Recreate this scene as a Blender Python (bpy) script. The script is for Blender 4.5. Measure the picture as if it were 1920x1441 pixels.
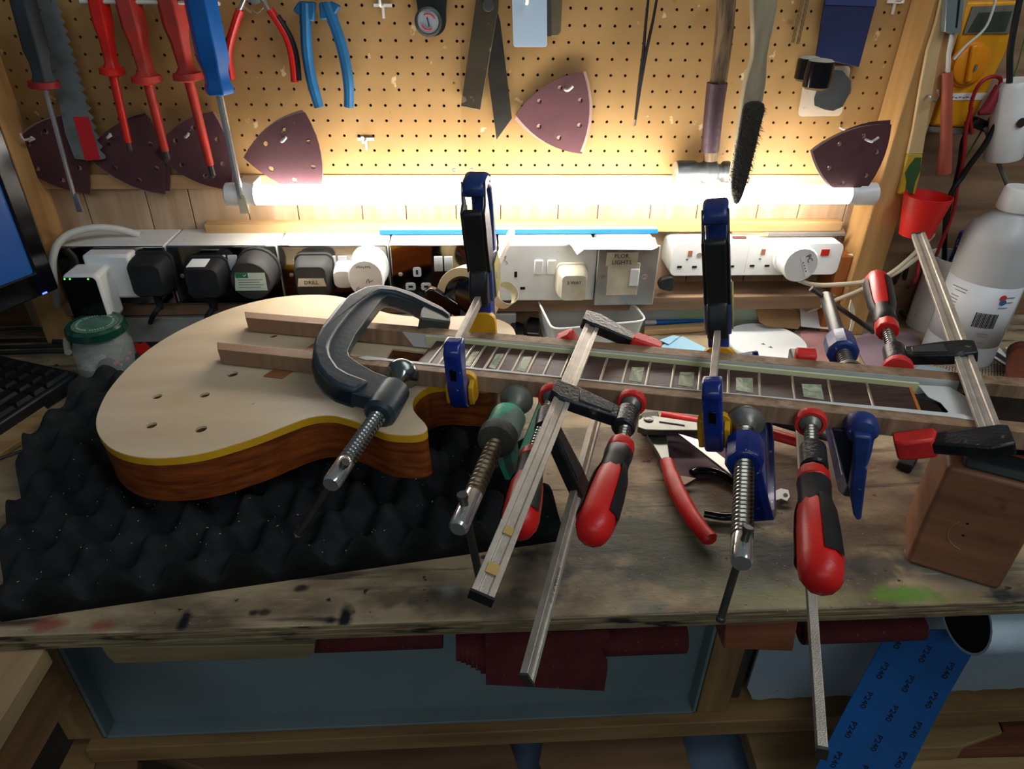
import bpy, bmesh, math, random
from mathutils import Vector as V, Matrix
from mathutils.geometry import tessellate_polygon
random.seed(7)
PI = math.pi
SC = bpy.context.scene
COL = SC.collection
for o in list(bpy.data.objects): bpy.data.objects.remove(o, do_unlink=True)

# ---------------------------------------------------------------- camera
CAMP = V((0.0072, -0.9612, 0.4896)); FPX = 1290.0
PITCH, YAW, ROLL = 0.55744, 0.06436, 0.01785
cf = V((math.sin(YAW)*math.cos(PITCH), math.cos(YAW)*math.cos(PITCH), -math.sin(PITCH)))
_r = V((math.cos(YAW), -math.sin(YAW), 0)); _u = _r.cross(cf)
cr = math.cos(ROLL)*_r + math.sin(ROLL)*_u; cu = -math.sin(ROLL)*_r + math.cos(ROLL)*_u
cam = bpy.data.cameras.new('camera'); cam.sensor_width = 36; cam.lens = FPX/1920*36; cam.clip_start = .01
camo = bpy.data.objects.new('camera', cam); COL.objects.link(camo)
camo.matrix_world = Matrix(((cr.x, cu.x, -cf.x, CAMP.x), (cr.y, cu.y, -cf.y, CAMP.y), (cr.z, cu.z, -cf.z, CAMP.z), (0, 0, 0, 1)))
SC.camera = camo
# ---------------------------------------------------------------- world, room lights, exposure
w = bpy.data.worlds.new('world'); SC.world = w; w.use_nodes = True
w.node_tree.nodes['Background'].inputs[0].default_value = (.68, .75, .78, 1)
w.node_tree.nodes['Background'].inputs[1].default_value = .10
def area(name, loc, target, sx, sy, power, col):
    l = bpy.data.lights.new(name, 'AREA'); l.shape = 'RECTANGLE'; l.size = sx; l.size_y = sy; l.energy = power; l.color = col
    o = bpy.data.objects.new(name, l); COL.objects.link(o); o.location = loc
    o.rotation_euler = (V(target)-V(loc)).to_track_quat('-Z', 'Y').to_euler(); return o
area('ceiling_lamp', (.85, -.85, 1.35), (.25, -.15, .15), 1.2, .3, 7.5, (.95, .98, 1.0))
area('room_lamp', (-.15, -2.3, 1.45), (0, -.5, 0), 1.6, .5, 7.0, (.86, .95, 1.0))
SC.view_settings.view_transform = 'Standard'; SC.view_settings.look = 'None'
SC.view_settings.exposure = 0.0; SC.view_settings.gamma = 1; SC.view_settings.use_curve_mapping = False
SC.cycles.max_bounces = 6

# ---------------------------------------------------------------- measuring helpers: a point where a sight line meets a real plane
def ray(px, py): return cf + cr*((px-960)/FPX) - cu*((py-720.5)/FPX)
def PZ(px, py, z=0.): d = ray(px, py); return CAMP + d*((z-CAMP.z)/d.z)
def PY(px, py, y=0.): d = ray(px, py); return CAMP + d*((y-CAMP.y)/d.y)
def PD(px, py, dd): return CAMP + ray(px, py)*dd
def PN(px, py, o, n): d = ray(px, py); return CAMP + d*((V(o)-CAMP).dot(n)/d.dot(n))
def near(px, py, p0, dr):            # point on the sight line closest to the line p0 + t*dr
    d = ray(px, py); w0 = CAMP-p0; a, b, c = d.dot(d), d.dot(dr), dr.dot(dr); e, f = d.dot(w0), dr.dot(w0)
    return CAMP + d*((b*f-c*e)/(a*c-b*b))
# guitar frame: O at the nut, GU towards the body, GV towards the viewer, GN up
GO = V((.3956, -.4715, .161)); _ya, _ri = .3246, .0621
GU = V((-math.cos(_ya)*math.cos(_ri), math.sin(_ya)*math.cos(_ri), -math.sin(_ri))); GV = V((-math.sin(_ya), -math.cos(_ya), 0))
GN = GV.cross(GU); GN = GN*(1 if GN.z > 0 else -1)
def G(t, s, h=0.): return GO + GU*t + GV*s + GN*h
def PG(px, py, h=0.): return PN(px, py, GO+GN*h, GN)
X, Y, Z = V((1, 0, 0)), V((0, 1, 0)), V((0, 0, 1))
def sr(h):
    h = h.lstrip('#'); c = [int(h[i:i+2], 16)/255 for i in (0, 2, 4)]
    return [(v/12.92 if v < .04045 else ((v+.055)/1.055)**2.4) for v in c]

# ---------------------------------------------------------------- materials
MC = {}
def mat(name, col, rough=.5, metal=0., col2=None, scale=20., stretch=(1, 1, 1), mix=(.4, .6), bump=0., bscale=None, spec=.5, emis=0., trans=0., alpha=1., ior=1.45, coat=0., detail=4, kind='noise', speck=None, frame=None, dist=0.):
    if name in MC: return MC[name]
    m = bpy.data.materials.new(name); m.use_nodes = True; nt = m.node_tree; N = nt.nodes; L = nt.links
    b = N['Principled BSDF']; c1 = (*sr(col), 1) if isinstance(col, str) else (*col, 1)
    b.inputs['Base Color'].default_value = c1; b.inputs['Roughness'].default_value = rough; b.inputs['Metallic'].default_value = metal
    b.inputs['Specular IOR Level'].default_value = spec; b.inputs['IOR'].default_value = ior
    if emis: b.inputs['Emission Color'].default_value = c1; b.inputs['Emission Strength'].default_value = emis
    if trans: b.inputs['Transmission Weight'].default_value = trans
    if alpha < 1: b.inputs['Alpha'].default_value = alpha
    if coat: b.inputs['Coat Weight'].default_value = coat
    if col2 or bump or speck:
        tc = N.new('ShaderNodeTexCoord'); mp = N.new('ShaderNodeMapping'); mp.inputs['Scale'].default_value = stretch
        if frame: mp.inputs['Rotation'].default_value = frame
        L.new(tc.outputs['Object'], mp.inputs['Vector'])
    last = None
    if col2:
        if kind == 'wave':
            t = N.new('ShaderNodeTexWave'); t.inputs['Scale'].default_value = scale; t.inputs['Distortion'].default_value = dist or 6; t.inputs['Detail'].default_value = 3
        else:
            t = N.new('ShaderNodeTexNoise'); t.inputs['Scale'].default_value = scale; t.inputs['Detail'].default_value = detail; t.inputs['Distortion'].default_value = dist
        L.new(mp.outputs[0], t.inputs['Vector'])
        r = N.new('ShaderNodeValToRGB'); r.color_ramp.elements[0].position = mix[0]; r.color_ramp.elements[1].position = mix[1]
        r.color_ramp.elements[0].color = c1; r.color_ramp.elements[1].color = (*sr(col2), 1)
        L.new(t.outputs[0], r.inputs[0]); last = r.outputs[0]
    for sp in (speck or []):      # (colour, scale, lo, hi, stretch)
        t = N.new('ShaderNodeTexNoise'); t.inputs['Scale'].default_value = sp[1]; t.inputs['Detail'].default_value = 3
        mp2 = N.new('ShaderNodeMapping'); mp2.inputs['Scale'].default_value = sp[4] if len(sp) > 4 else (1, 1, 1); mp2.inputs['Location'].default_value = (sp[1], sp[2], 0)
        L.new(tc.outputs['Object'], mp2.inputs[0]); L.new(mp2.outputs[0], t.inputs['Vector'])
        r = N.new('ShaderNodeValToRGB'); r.color_ramp.elements[0].position = sp[2]; r.color_ramp.elements[1].position = sp[3]
        mx = N.new('ShaderNodeMix'); mx.data_type = 'RGBA'; L.new(t.outputs[0], r.inputs[0]); L.new(r.outputs[0], mx.inputs[0])
        if last: L.new(last, mx.inputs[6])
        else: mx.inputs[6].default_value = c1
        mx.inputs[7].default_value = (*sr(sp[0]), 1); last = mx.outputs[2]
    if last: L.new(last, b.inputs['Base Color'])
    if bump:
        t = N.new('ShaderNodeTexNoise'); t.inputs['Scale'].default_value = bscale or scale*4; t.inputs['Detail'].default_value = 3
        L.new(mp.outputs[0], t.inputs['Vector'])
        bp = N.new('ShaderNodeBump'); bp.inputs['Strength'].default_value = bump; bp.inputs['Distance'].default_value = .001
        L.new(t.outputs[0], bp.inputs['Height']); L.new(bp.outputs[0], b.inputs['Normal'])
    MC[name] = m; return m
def wood(name, a, b, scale=14, stretch=(1, 12, 12), rough=.6, mix=(.35, .65), speck=None, coat=0, bump=.25): return mat(name, a, rough, 0, b, scale, stretch, mix, bump=bump, bscale=60, speck=speck, coat=coat, detail=6)

M_STEEL = mat('bright_steel', 'cfcdc4', .3, .75, '8d8b82', 40, (1, 1, 1), (.35, .7), bump=.15, bscale=300)
M_ZINC = mat('zinc_bar', 'cfc8bb', .45, .6, 'b3aca0', 60, (1, 1, 1), (.3, .7), bump=.35, bscale=900)
M_CHROME = mat('chrome', 'd9dcda', .16, .85)
M_MIRROR = mat('polished_plate', '9a9792', .09, 1., '6d6a66', 25, mix=(.35, .8), speck=[('c8c0b0', 130, .68, .74)])
M_DSTEEL = mat('dark_steel', '4a4d4d', .42, .6, '55534c', 60, bump=.2, bscale=200)
M_BLK = mat('black_plastic', '121417', .45, 0, '1b1e21', 60, mix=(.45, .75), bump=.1, bscale=400)
M_BLKG = mat('black_gloss', '0b0c0e', .16)
M_CAST = mat('black_cast_iron', '16191d', .36, .1, '2b2f33', 50, mix=(.4, .8), bump=.5, bscale=350, speck=[('5a5c58', 90, .66, .72)])
M_RED = mat('red_plastic', 'd5201c', .38, 0, 'b81a18', 30, mix=(.4, .8), bump=.15, bscale=500)
M_REDP = mat('red_pad', 'e0322e', .5, 0, 'c52a28', 40, mix=(.4, .7), bump=.4, bscale=300)
M_WHITE = mat('white_plastic', 'e6e8e6', .35, 0, 'd2d4d0', 20, mix=(.4, .8), speck=[('9a9890', 60, .70, .74)])
M_WHITEC = mat('clean_white', 'eceeec', .4)
M_CREAM = mat('cream_plastic', 'd9d3bd', .45, 0, 'b8ae94', 30, mix=(.4, .7))
M_GREYW = mat('grey_white_switch', 'b9bec2', .4)
M_BLUE = mat('blue_paint', '12308a', .3, 0, '0e2262', 30, mix=(.4, .7), coat=.3, bump=.2, bscale=150, speck=[('a9b4c4', 120, .67, .71)])
M_NAVY = mat('navy_paint', '233c7c', .38, 0, '182a5a', 30, mix=(.4, .7), bump=.3, bscale=200, speck=[('7d8594', 90, .68, .72)])
M_YEL = mat('yellow_rubber', 'd8a017', .55, 0, 'b5820e', 35, mix=(.45, .75), speck=[('4a3a1a', 60, .68, .74)])
M_DARK = mat('deep_black', '050505', .9)
M_INK = mat('black_ink', '101012', .7)
M_RUB = mat('black_rubber', '16181a', .75, 0, '26282a', 30, mix=(.4, .7), bump=.3, bscale=200)

# ---------------------------------------------------------------- mesh building
class MB:
    def __init__(s): s.v = []; s.f = []
    def add(s, vs, fs): n = len(s.v); s.v += [V(p) for p in vs]; s.f += [tuple(i+n for i in f) for f in fs]; return s
    def box(s, c, sx, sy, sz, ax=X, ay=Y, az=Z):
        c = V(c); vs = [c+ax*(i*sx/2)+ay*(j*sy/2)+az*(k*sz/2) for i in (-1, 1) for j in (-1, 1) for k in (-1, 1)]
        return s.add(vs, [(0, 1, 3, 2), (4, 6, 7, 5), (0, 4, 5, 1), (2, 3, 7, 6), (0, 2, 6, 4), (1, 5, 7, 3)])
    def bb(s, x0, x1, y0, y1, z0, z1): return s.box(((x0+x1)/2, (y0+y1)/2, (z0+z1)/2), x1-x0, y1-y0, z1-z0)
    def hexa(s, b, t): n = len(b); return s.add(list(b)+list(t), [tuple(range(n))[::-1], tuple(range(n, 2*n))]+[(i, (i+1) % n, (i+1) % n+n, i+n) for i in range(n)])
    def slab(s, pts, vec, both=False):   # polygon extruded along vec
        pts = [V(p) for p in pts]; vec = V(vec)
        if both: pts = [p-vec/2 for p in pts]
        n = len(pts); tr = [tuple(t) for t in tessellate_polygon([pts])]
        return s.add(pts+[p+vec for p in pts], tr+[tuple(i+n for i in t[::-1]) for t in tr]+[(i, (i+1) % n, (i+1) % n+n, i+n) for i in range(n)])
    def plate(s, outer, holes, vec, cap0=True, cap1=True):
        L = [[V(p) for p in outer]]+[[V(p) for p in h] for h in holes]; vec = V(vec)
        flat = [p for l in L for p in l]; n = len(flat); tr = [tuple(t) for t in tessellate_polygon(L)]
        fs = (tr if cap0 else [])+([tuple(i+n for i in t[::-1]) for t in tr] if cap1 else []); k = 0
        for l in L:
            m = len(l); fs += [(k+i, k+(i+1) % m, k+(i+1) % m+n, k+i+n) for i in range(m)]; k += m
        return s.add(flat+[p+vec for p in flat], fs)
    def tube(s, pts, r, seg=10, cap=True, up=None, flat=1.):
        pts = [V(p) for p in pts]; n = len(pts); rs = r if isinstance(r, (list, tuple)) else [r]*n
        T = [(pts[min(i+1, n-1)]-pts[max(i-1, 0)]).normalized() for i in range(n)]
        u = V(up) if up is not None else (Z if abs(T[0].z) < .9 else X); vs = []
        for i in range(n):
            u = (u-T[i]*u.dot(T[i])); u = u.normalized() if u.length > 1e-6 else T[i].orthogonal().normalized(); w2 = T[i].cross(u)
            vs += [pts[i]+(u*math.cos(a)*flat+w2*math.sin(a))*rs[i] for a in (2*PI*k/seg for k in range(seg))]
        fs = [(i*seg+k, i*seg+(k+1) % seg, (i+1)*seg+(k+1) % seg, (i+1)*seg+k) for i in range(n-1) for k in range(seg)]
        if cap: fs += [tuple(range(seg))[::-1], tuple((n-1)*seg+k for k in range(seg))]
        return s.add(vs, fs)
    def lathe(s, p0, ax, prof, seg=20, a0=0, a1=2*PI, ref=None, off=0):   # prof [(distance along axis, radius)]
        p0 = V(p0); ax = V(ax).normalized(); u = V(ref) if ref is not None else (Z if abs(ax.z) < .9 else X)
        u = (u-ax*u.dot(ax)).normalized(); w2 = ax.cross(u); full = abs(a1-a0-2*PI) < 1e-6; m = seg if full else seg+1; vs = []
        for d, r in prof: vs += [p0+ax*d+(u*math.cos(a)+w2*math.sin(a))*(r+off) for a in (a0+(a1-a0)*k/seg for k in range(m))]
        fs = [(i*m+k, i*m+(k+1) % m, (i+1)*m+(k+1) % m, (i+1)*m+k) for i in range(len(prof)-1) for k in range(seg)]
        if full: fs += [tuple(range(m))[::-1], tuple((len(prof)-1)*m+k for k in range(m))]
        return s.add(vs, fs)
    def cyl(s, a, b, r, seg=16): a, b = V(a), V(b); return s.lathe(a, b-a, [(0, r), ((b-a).length, r)], seg)
    def thread(s, a, b, r, pitch=.003, depth=.0012, seg=14):   # real helix
        a, b = V(a), V(b); ax = (b-a).normalized(); L = (b-a).length; u = ax.orthogonal().normalized(); w2 = ax.cross(u)
        n = int(L/pitch*4); vs = []
        for j in range(n+1):
            rr = r if j % 4 < 2 else r-depth
            for k in range(seg):
                q = min(max((j+4*k/seg)*pitch/4, 0), L); t = 2*PI*k/seg
                vs.append(a+ax*q+(u*math.cos(t)+w2*math.sin(t))*rr)
        fs = [(j*seg+k, j*seg+k+1, (j+1)*seg+k+1, (j+1)*seg+k) for j in range(n) for k in range(seg-1)]
        fs += [(j*seg+seg-1, (j+4)*seg, (j+5)*seg, (j+1)*seg+seg-1) for j in range(n-4)]
        s.add(vs, fs); s.cyl(a, a+ax*pitch, r-depth*.5, seg); s.cyl(b-ax*pitch, b, r-depth*.5, seg); return s
    def sphere(s, c, r, seg=12, sq=(1, 1, 1)):
        c = V(c); rings = seg//2; vs = [c+V((0, 0, r*sq[2]))]
        for i in range(1, rings):
            a = PI*i/rings; vs += [c+V((r*sq[0]*math.sin(a)*math.cos(t), r*sq[1]*math.sin(a)*math.sin(t), r*sq[2]*math.cos(a))) for t in (2*PI*k/seg for k in range(seg))]
        vs.append(c-V((0, 0, r*sq[2]))); n = len(vs)
        fs = [(0, 1+k, 1+(k+1) % seg) for k in range(seg)]
        fs += [(1+i*seg+k, 1+(i+1)*seg+k, 1+(i+1)*seg+(k+1) % seg, 1+i*seg+(k+1) % seg) for i in range(rings-2) for k in range(seg)]
        b0 = 1+(rings-2)*seg; fs += [(n-1, b0+(k+1) % seg, b0+k) for k in range(seg)]
        return s.add(vs, fs)
def cat(pts, n=6, closed=True):      # Catmull-Rom through control points
    out = []; m = len(pts); pts = [V(p) for p in pts]
    for i in range(m if closed else m-1):
        g = (lambda k: pts[k % m]) if closed else (lambda k: pts[min(max(k, 0), m-1)])
        a, b, c, d = g(i-1), g(i), g(i+1), g(i+2)
        for k in range(n):
            t = k/n; out.append(.5*((2*b)+(c-a)*t+(2*a-5*b+4*c-d)*t*t+(3*b-a-3*c+d)*t**3))
    if not closed: out.append(pts[-1])
    return out
def rrect(c, ax, ay, sx, sy, r, n=4):
    c = V(c); out = []
    for (i, j, a0) in ((1, 1, 0), (-1, 1, PI/2), (-1, -1, PI), (1, -1, 1.5*PI)):
        for k in range(n+1):
            a = a0+PI/2*k/n; out.append(c+ax*(i*(sx/2-r)+r*math.cos(a))+ay*(j*(sy/2-r)+r*math.sin(a)))
    return out
def disc(c, ax, ay, r, n=14): return [V(c)+ax*(r*math.cos(2*PI*k/n))+ay*(r*math.sin(2*PI*k/n)) for k in range(n)]
def thing(name, label, category, loc, group=None):
    o = bpy.data.objects.new(name, None); COL.objects.link(o); o.location = V(loc); o.empty_display_size = .02
    o['label'] = label; o['category'] = category
    if group: o['group'] = group
    return o
ROOTLOC = {}
def wloc(o):
    p = V(o.location)
    while o.parent: o = o.parent; p = p+V(o.location)
    return p
def part(name, mb, m, parent=None, bev=0., label=None, smooth=35, kind=None, seg=2):
    me = bpy.data.meshes.new(name); off = wloc(parent) if parent else V((0, 0, 0))
    if parent is None and mb.v:
        xs = [p.x for p in mb.v]; ys = [p.y for p in mb.v]; off = V(((min(xs)+max(xs))/2, (min(ys)+max(ys))/2, min(p.z for p in mb.v)))
    me.from_pydata([tuple(p-off) for p in mb.v], [], mb.f); me.update()
    bm = bmesh.new(); bm.from_mesh(me); bmesh.ops.recalc_face_normals(bm, faces=bm.faces); bm.to_mesh(me); bm.free()
    me.materials.append(m)
    if smooth:
        me.shade_smooth(); me.set_sharp_from_angle(angle=math.radians(smooth))
    o = bpy.data.objects.new(name, me); COL.objects.link(o)
    if parent: o.parent = parent
    else: o.location = off
    if bev:
        b = o.modifiers.new('bevel', 'BEVEL'); b.width = bev; b.segments = seg; b.limit_method = 'ANGLE'; b.angle_limit = math.radians(40); b.harden_normals = False
    if label: o['label'] = label
    if kind: o['kind'] = kind
    return o
def single(name, label, category, mb, m, bev=0., group=None, **k):
    o = part(name, mb, m, None, bev, **k); o['label'] = label; o['category'] = category
    if group: o['group'] = group
    return o
def struct(name, mb, m, bev=0., **k): return part(name, mb, m, None, bev, kind='structure', **k)
def text(s, c, ax, ay, size, m, parent, name='lettering', depth=.0002, label=None):
    cu_ = bpy.data.curves.new(name, 'FONT'); cu_.body = s; cu_.size = size; cu_.align_x = 'CENTER'; cu_.align_y = 'CENTER'; cu_.extrude = depth/2; cu_.resolution_u = 2
    tmp = bpy.data.objects.new('tmp', cu_); COL.objects.link(tmp); dg = bpy.context.evaluated_depsgraph_get(); dg.update()
    me = bpy.data.meshes.new_from_object(tmp.evaluated_get(dg)); bpy.data.objects.remove(tmp, do_unlink=True)
    ax = V(ax).normalized(); ay = V(ay).normalized(); az = ax.cross(ay).normalized(); c = V(c); off = wloc(parent)
    for v in me.vertices: p = v.co.copy(); v.co = c+ax*p.x+ay*p.y+az*(p.z+depth)-off
    me.materials.clear(); me.materials.append(m); o = bpy.data.objects.new(name, me); COL.objects.link(o); o.parent = parent
    if label: o['label'] = label
    return o
# ================================================================ the setting
W_WALL = wood('wall_boards', 'c4a88a', 'a68a6c', 6, (9, 1, .6), .6)
W_PINE = wood('pine', 'cbaa7c', 'b28d5c', 5, (1, 8, 8), .55)
W_PINEV = wood('pine_upright', 'c39a64', 'a67d48', 5, (8, 8, 1), .55)
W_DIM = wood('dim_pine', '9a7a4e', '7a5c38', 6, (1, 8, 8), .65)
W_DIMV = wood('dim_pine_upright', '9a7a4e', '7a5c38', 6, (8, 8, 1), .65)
W_BROWN = wood('brown_side_wall', '96785f', '70563f', 5, (.7, 6, 9), .6)
W_PLY = wood('plywood_face', 'b59a74', '8f7652', 5, (6, 1.2, 8), .65)
HOLE = .01905; Z0 = .2448
def stain(m, items):      # positioned paint and dirt marks: (x, y, rx, ry, colour, strength)
    nt = m.node_tree; N, L = nt.nodes, nt.links; b = N['Principled BSDF']; last = b.inputs['Base Color'].links[0].from_socket
    tc = N.new('ShaderNodeTexCoord'); nz = N.new('ShaderNodeTexNoise'); nz.inputs['Scale'].default_value = 60; nz.inputs['Detail'].default_value = 4
    L.new(tc.outputs['Object'], nz.inputs['Vector'])
    for (x, y, rx, ry, c, st) in items:
        mp = N.new('ShaderNodeMapping'); mp.vector_type = 'POINT'; mp.inputs['Location'].default_value = (-x/rx, -y/ry, 0); mp.inputs['Scale'].default_value = (1/rx, 1/ry, 0)
        L.new(tc.outputs['Object'], mp.inputs[0]); ln = N.new('ShaderNodeVectorMath'); ln.operation = 'LENGTH'; L.new(mp.outputs[0], ln.inputs[0])
        ad = N.new('ShaderNodeMath'); ad.operation = 'MULTIPLY_ADD'; L.new(nz.outputs[0], ad.inputs[0]); ad.inputs[1].default_value = 1.6; L.new(ln.outputs['Value'], ad.inputs[2])
        r = N.new('ShaderNodeMapRange'); r.inputs[1].default_value = 1.25; r.inputs[2].default_value = 1.9; r.inputs[3].default_value = st; r.inputs[4].default_value = 0; L.new(ad.outputs[0], r.inputs[0])
        mx = N.new('ShaderNodeMix'); mx.data_type = 'RGBA'; L.new(r.outputs[0], mx.inputs[0]); L.new(last, mx.inputs[6]); mx.inputs[7].default_value = (*sr(c), 1); last = mx.outputs[2]
    L.new(last, b.inputs['Base Color'])

# rear wall: upright boards, each a piece of its own
wb = MB().bb(-1.4, 1.6, .018, .04, -.9, .7); rear = struct('wall_rear', wb, W_BROWN)
xs = -.66
bw = [.071, .064, .083, .058, .077, .069, .09, .062]
i = 0
while xs < .62:
    wd = bw[i % 8]; part('board', MB().bb(xs+.0006, xs+wd-.0006, .009, .018, -.02, .56), W_WALL, rear, .0008); xs += wd; i += 1
struct('floor', MB().bb(-1.6, 1.8, -2.6, .04, -.86, -.84), wood('floor_boards', '4a4038', '39322c', 4, (1, 8, 1)))
# pegboard panels with real holes
M_PEG = mat('hardboard', 'a5814f', .62, 0, '93703f', 9, mix=(.35, .7), bump=.15, bscale=250, speck=[('c6ac82', 55, .70, .74), ('7c5a36', 22, .72, .78), ('5a4028', 90, .76, .79)])
def pegboard(x0, x1, phase, n0, n1, label):
    t = thing('pegboard_panel', label, 'pegboard', ((x0+x1)/2, 0, .233)); mb = MB(); R = .0019; rows = 16
    for i in range(n0, n1+1):
        cx = i*HOLE+phase
        a = max(x0, cx-HOLE/2) if i > n0 else x0; b = cx+HOLE/2 if i < n1 else x1
        for j in range(rows):
            cz = Z0+j*HOLE; lo = cz-HOLE/2 if j else .233; hi = cz+HOLE/2
            hp = [V((cx+R*math.cos(k*PI/4+PI/8), 0, cz+R*math.sin(k*PI/4+PI/8))) for k in range(8)]
            cn = [V((b, 0, cz+.0008)), V((b, 0, hi)), V((cx, 0, hi)), V((a, 0, hi)), V((a, 0, cz+.0008)), V((a, 0, lo)), V((cx, 0, lo)), V((b, 0, lo))]
            bk = [p+V((0, .0045, 0)) for p in hp]
            mb.add(hp+cn+bk, [(k, (k+1) % 8, 8+(k+1) % 8, 8+k) for k in range(8)]+[(k, (k+1) % 8, 16+(k+1) % 8, 16+k) for k in range(8)])
    part('perforated_face', mb, M_PEG, t, smooth=0)
    part('rim', MB().bb(x0, x1, .0001, .0045, .2325, .233).bb(x0-.0002, x0, .0001, .0045, .233, .54).bb(x1, x1+.0002, .0001, .0045, .233, .54), M_PEG, t)
    part('hole_shade', MB().bb(x0, x1, .0046, .005, .233, .54), mat('peg_hole_shade', '1c120a', .9), t)  # dark sheet stands for the shade of the gap behind the holes
    for (px, pz) in ((x0+.012, .238), (x1-.012, .238)): part('screw', MB().lathe((px, .0003, pz), (0, -1, 0), [(0, .0032), (.0008, .0028), (.0012, .001)], 10), M_DSTEEL, t)
pegboard(-.582, -.0042, -.0076, -30, 0, 'left perforated hardboard tool panel with screwdrivers and pliers on it')
pegboard(-.0038, .603, 0, 0, 31, 'right perforated hardboard tool panel with hammer and wire brush on it')
single('batten', 'long pale wooden strip just under the pegboard, right behind the lit tube', 'wood strip', MB().bb(-.57, .56, -.004, .009, .213, .2322), wood('tube_batten', 'cda57c', 'b68a60', 6, (1, 8, 8)), .001)
single('batten', 'long pale wooden strip below the lit tube, above the blue strip', 'wood strip', MB().bb(-.365, .55, -.01, .009, .152, .166), W_PINE, .001)
# posts
single('post', 'upright pine post at the left end of the pegboard', 'post', MB().bb(-.612, -.566, -.045, .009, 0, .6), W_PINEV, .002)
single('post', 'upright pine post at the right end of the pegboard, beside the power strip', 'post', MB().bb(.563, .607, -.05, -.0008, 0, .62), W_PINEV, .002)
single('post', 'short dark orange pine block at the foot of the right post, on its left side', 'post', MB().bb(.543, .5625, -.040, .009, .0, .125), wood('orange_pine', 'b06a30', '8f5222', 5, (8, 8, 1)), .002)
single('bolt', 'round steel bolt head low on the right post', 'bolt', MB().lathe((.585, -.0502, .088), (0, -1, 0), [(0, .0075), (.003, .0065), (.004, .003), (.0032, .0025)], 14), M_STEEL)

# fluorescent tube
M_TUBE = mat('lit_tube', (1.0, .95, .87), .4, emis=29)
TY = -.063; TZ = PY(1000, 364, TY).z; TX = [PY(x, 364, TY).x for x in (425, 480, 1590, 1643)]
t = thing('fluorescent_tube', 'lit white fluorescent tube lamp under the pegboard', 'lamp', (.127, TY, TZ))
part('glass_tube', MB().cyl((TX[1], TY, TZ), (TX[2], TY, TZ), .0130, 20), M_TUBE, t)
for d, xa, xb in ((-1, TX[1], TX[0]), (1, TX[2], TX[3])):
    part('end_cap', MB().lathe((xa, TY, TZ), (d, 0, 0), [(0, .0134), (.010, .0136), (.012, .0150), (.036, .0150), (.038, .0125)], 18), M_WHITE, t, label='white end cap')
    part('bracket', MB().bb(min(xa, xb)+.006, max(xa, xb)-.008, TY, .009, TZ-.008, TZ+.008), M_WHITE, t, .001)

# bench
M_BT = mat('bench_top', 'ab9878', .62, 0, '6a5b48', 9, (1, 2.2, 1), (.42, .60), bump=.8, bscale=90, detail=9,
           speck=[('3a3836', 7, .58, .70), ('6f7468', 11, .60, .72), ('857a68', 60, .66, .72), ('2c2a2a', 85, .68, .73), ('4a4034', 30, .58, .70, (.25, 2.5, 1)), ('b0a488', 45, .70, .76, (.3, 3, 1)), ('a09880', 170, .72, .75)])
stain(M_BT, [(PZ(px, py).x-.12, PZ(px, py).y+.273, rx, ry, c, st) for (px, py, rx, ry, c, st) in [
    (1250, 1000, .13, .05, '4c5548', .6), (1080, 1040, .05, .03, '23302f', .6), (1300, 1080, .06, .03, '5d6450', .6), (1450, 930, .09, .06, '5d4438', .55), (1620, 900, .09, .09, '6e4f40', .5), (1600, 1010, .06, .05, '5a3a30', .4),
    (1640, 1060, .05, .02, '272b2e', .7), (1480, 1120, .08, .018, '8a8a5c', .5), (1700, 1115, .042, .012, '5d8c2c', .85), (1800, 1122, .03, .01, '8a8050', .5), (1880, 1115, .018, .01, '20262c', .9), (1130, 1080, .05, .03, '3c4040', .5),
    (90, 1172, .016, .01, '8c2a26', .7), (185, 1172, .012, .008, '8c2a26', .6), (345, 1165, .006, .015, '101418', 1), (648, 1155, .0075, .017, '101418', 1), (620, 1162, .006, .006, '14181c', 1), (565, 1102, .008, .005, '1c1a16', .9), (475, 1148, .006, .004, '1c1a16', .9), (495, 1148, .006, .004, '1c1a16', .8),
    (840, 1105, .01, .016, '8d8f90', .7), (900, 1130, .07, .018, '332e2a', .6), (760, 1120, .05, .012, '3d362e', .6), (1010, 1080, .03, .04, '20262a', .6), (1220, 860, .04, .03, '6f4b40', .6), (1150, 900, .03, .04, '6a4438', .5), (800, 600, .5, .12, 'ab8f6c', .6), (1500, 640, .2, .12, 'a89070', .6), (60, 850, .16, .2, 'a08660', .55)]])
bench = MB().box((.12, -.273, -.0082), 2.6, .578, .0164, X, Y, Z)
b = struct('trim_1', bench, M_BT, .0015); b.name = 'workbench_top'; del b['kind']; b['label'] = 'stained plywood workbench top with paint marks and layered front edge'; b['category'] = 'workbench'
# shift: stains are in the bench's own space (origin at its centre)
E_PLY = wood('ply_edge', '8c7e5e', '5e523c', 30, (1, 1, 14), .7, speck=[('23201a', 18, .6, .68, (1, 1, 5))])
for k in range(5):
    z = -.0018-.0032*k
    part('ply_layer', MB().bb(-1.18, 1.42, -.5632-(k % 2)*.0008, -.5622, z-.0015, z+.0015), E_PLY, b)
single('rear_upstand', 'low white painted board along the rear left of the bench under the sockets', 'board', MB().bb(-.56, .07, -.05, .008, 0, .042), mat('old_white_paint', 'b9bcb8', .5, 0, '8d8c84', 12, mix=(.4, .75)), .001)
single('socket_shelf', 'brown wooden rail that carries the row of sockets', 'rail', MB().bb(-.57, .55, -.048, .009, .045, .066), W_BROWN, .001)
single('board', 'pale grey green board standing along the rear right of the bench under the power strip', 'board', MB().bb(.19, .542, -.012, .008, .0, .04), mat('grey_card', 'b4bcba', .6, 0, '9aa49e', 14, mix=(.4, .7), speck=[('8fae84', 5, .55, .68)]), .001)

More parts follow.
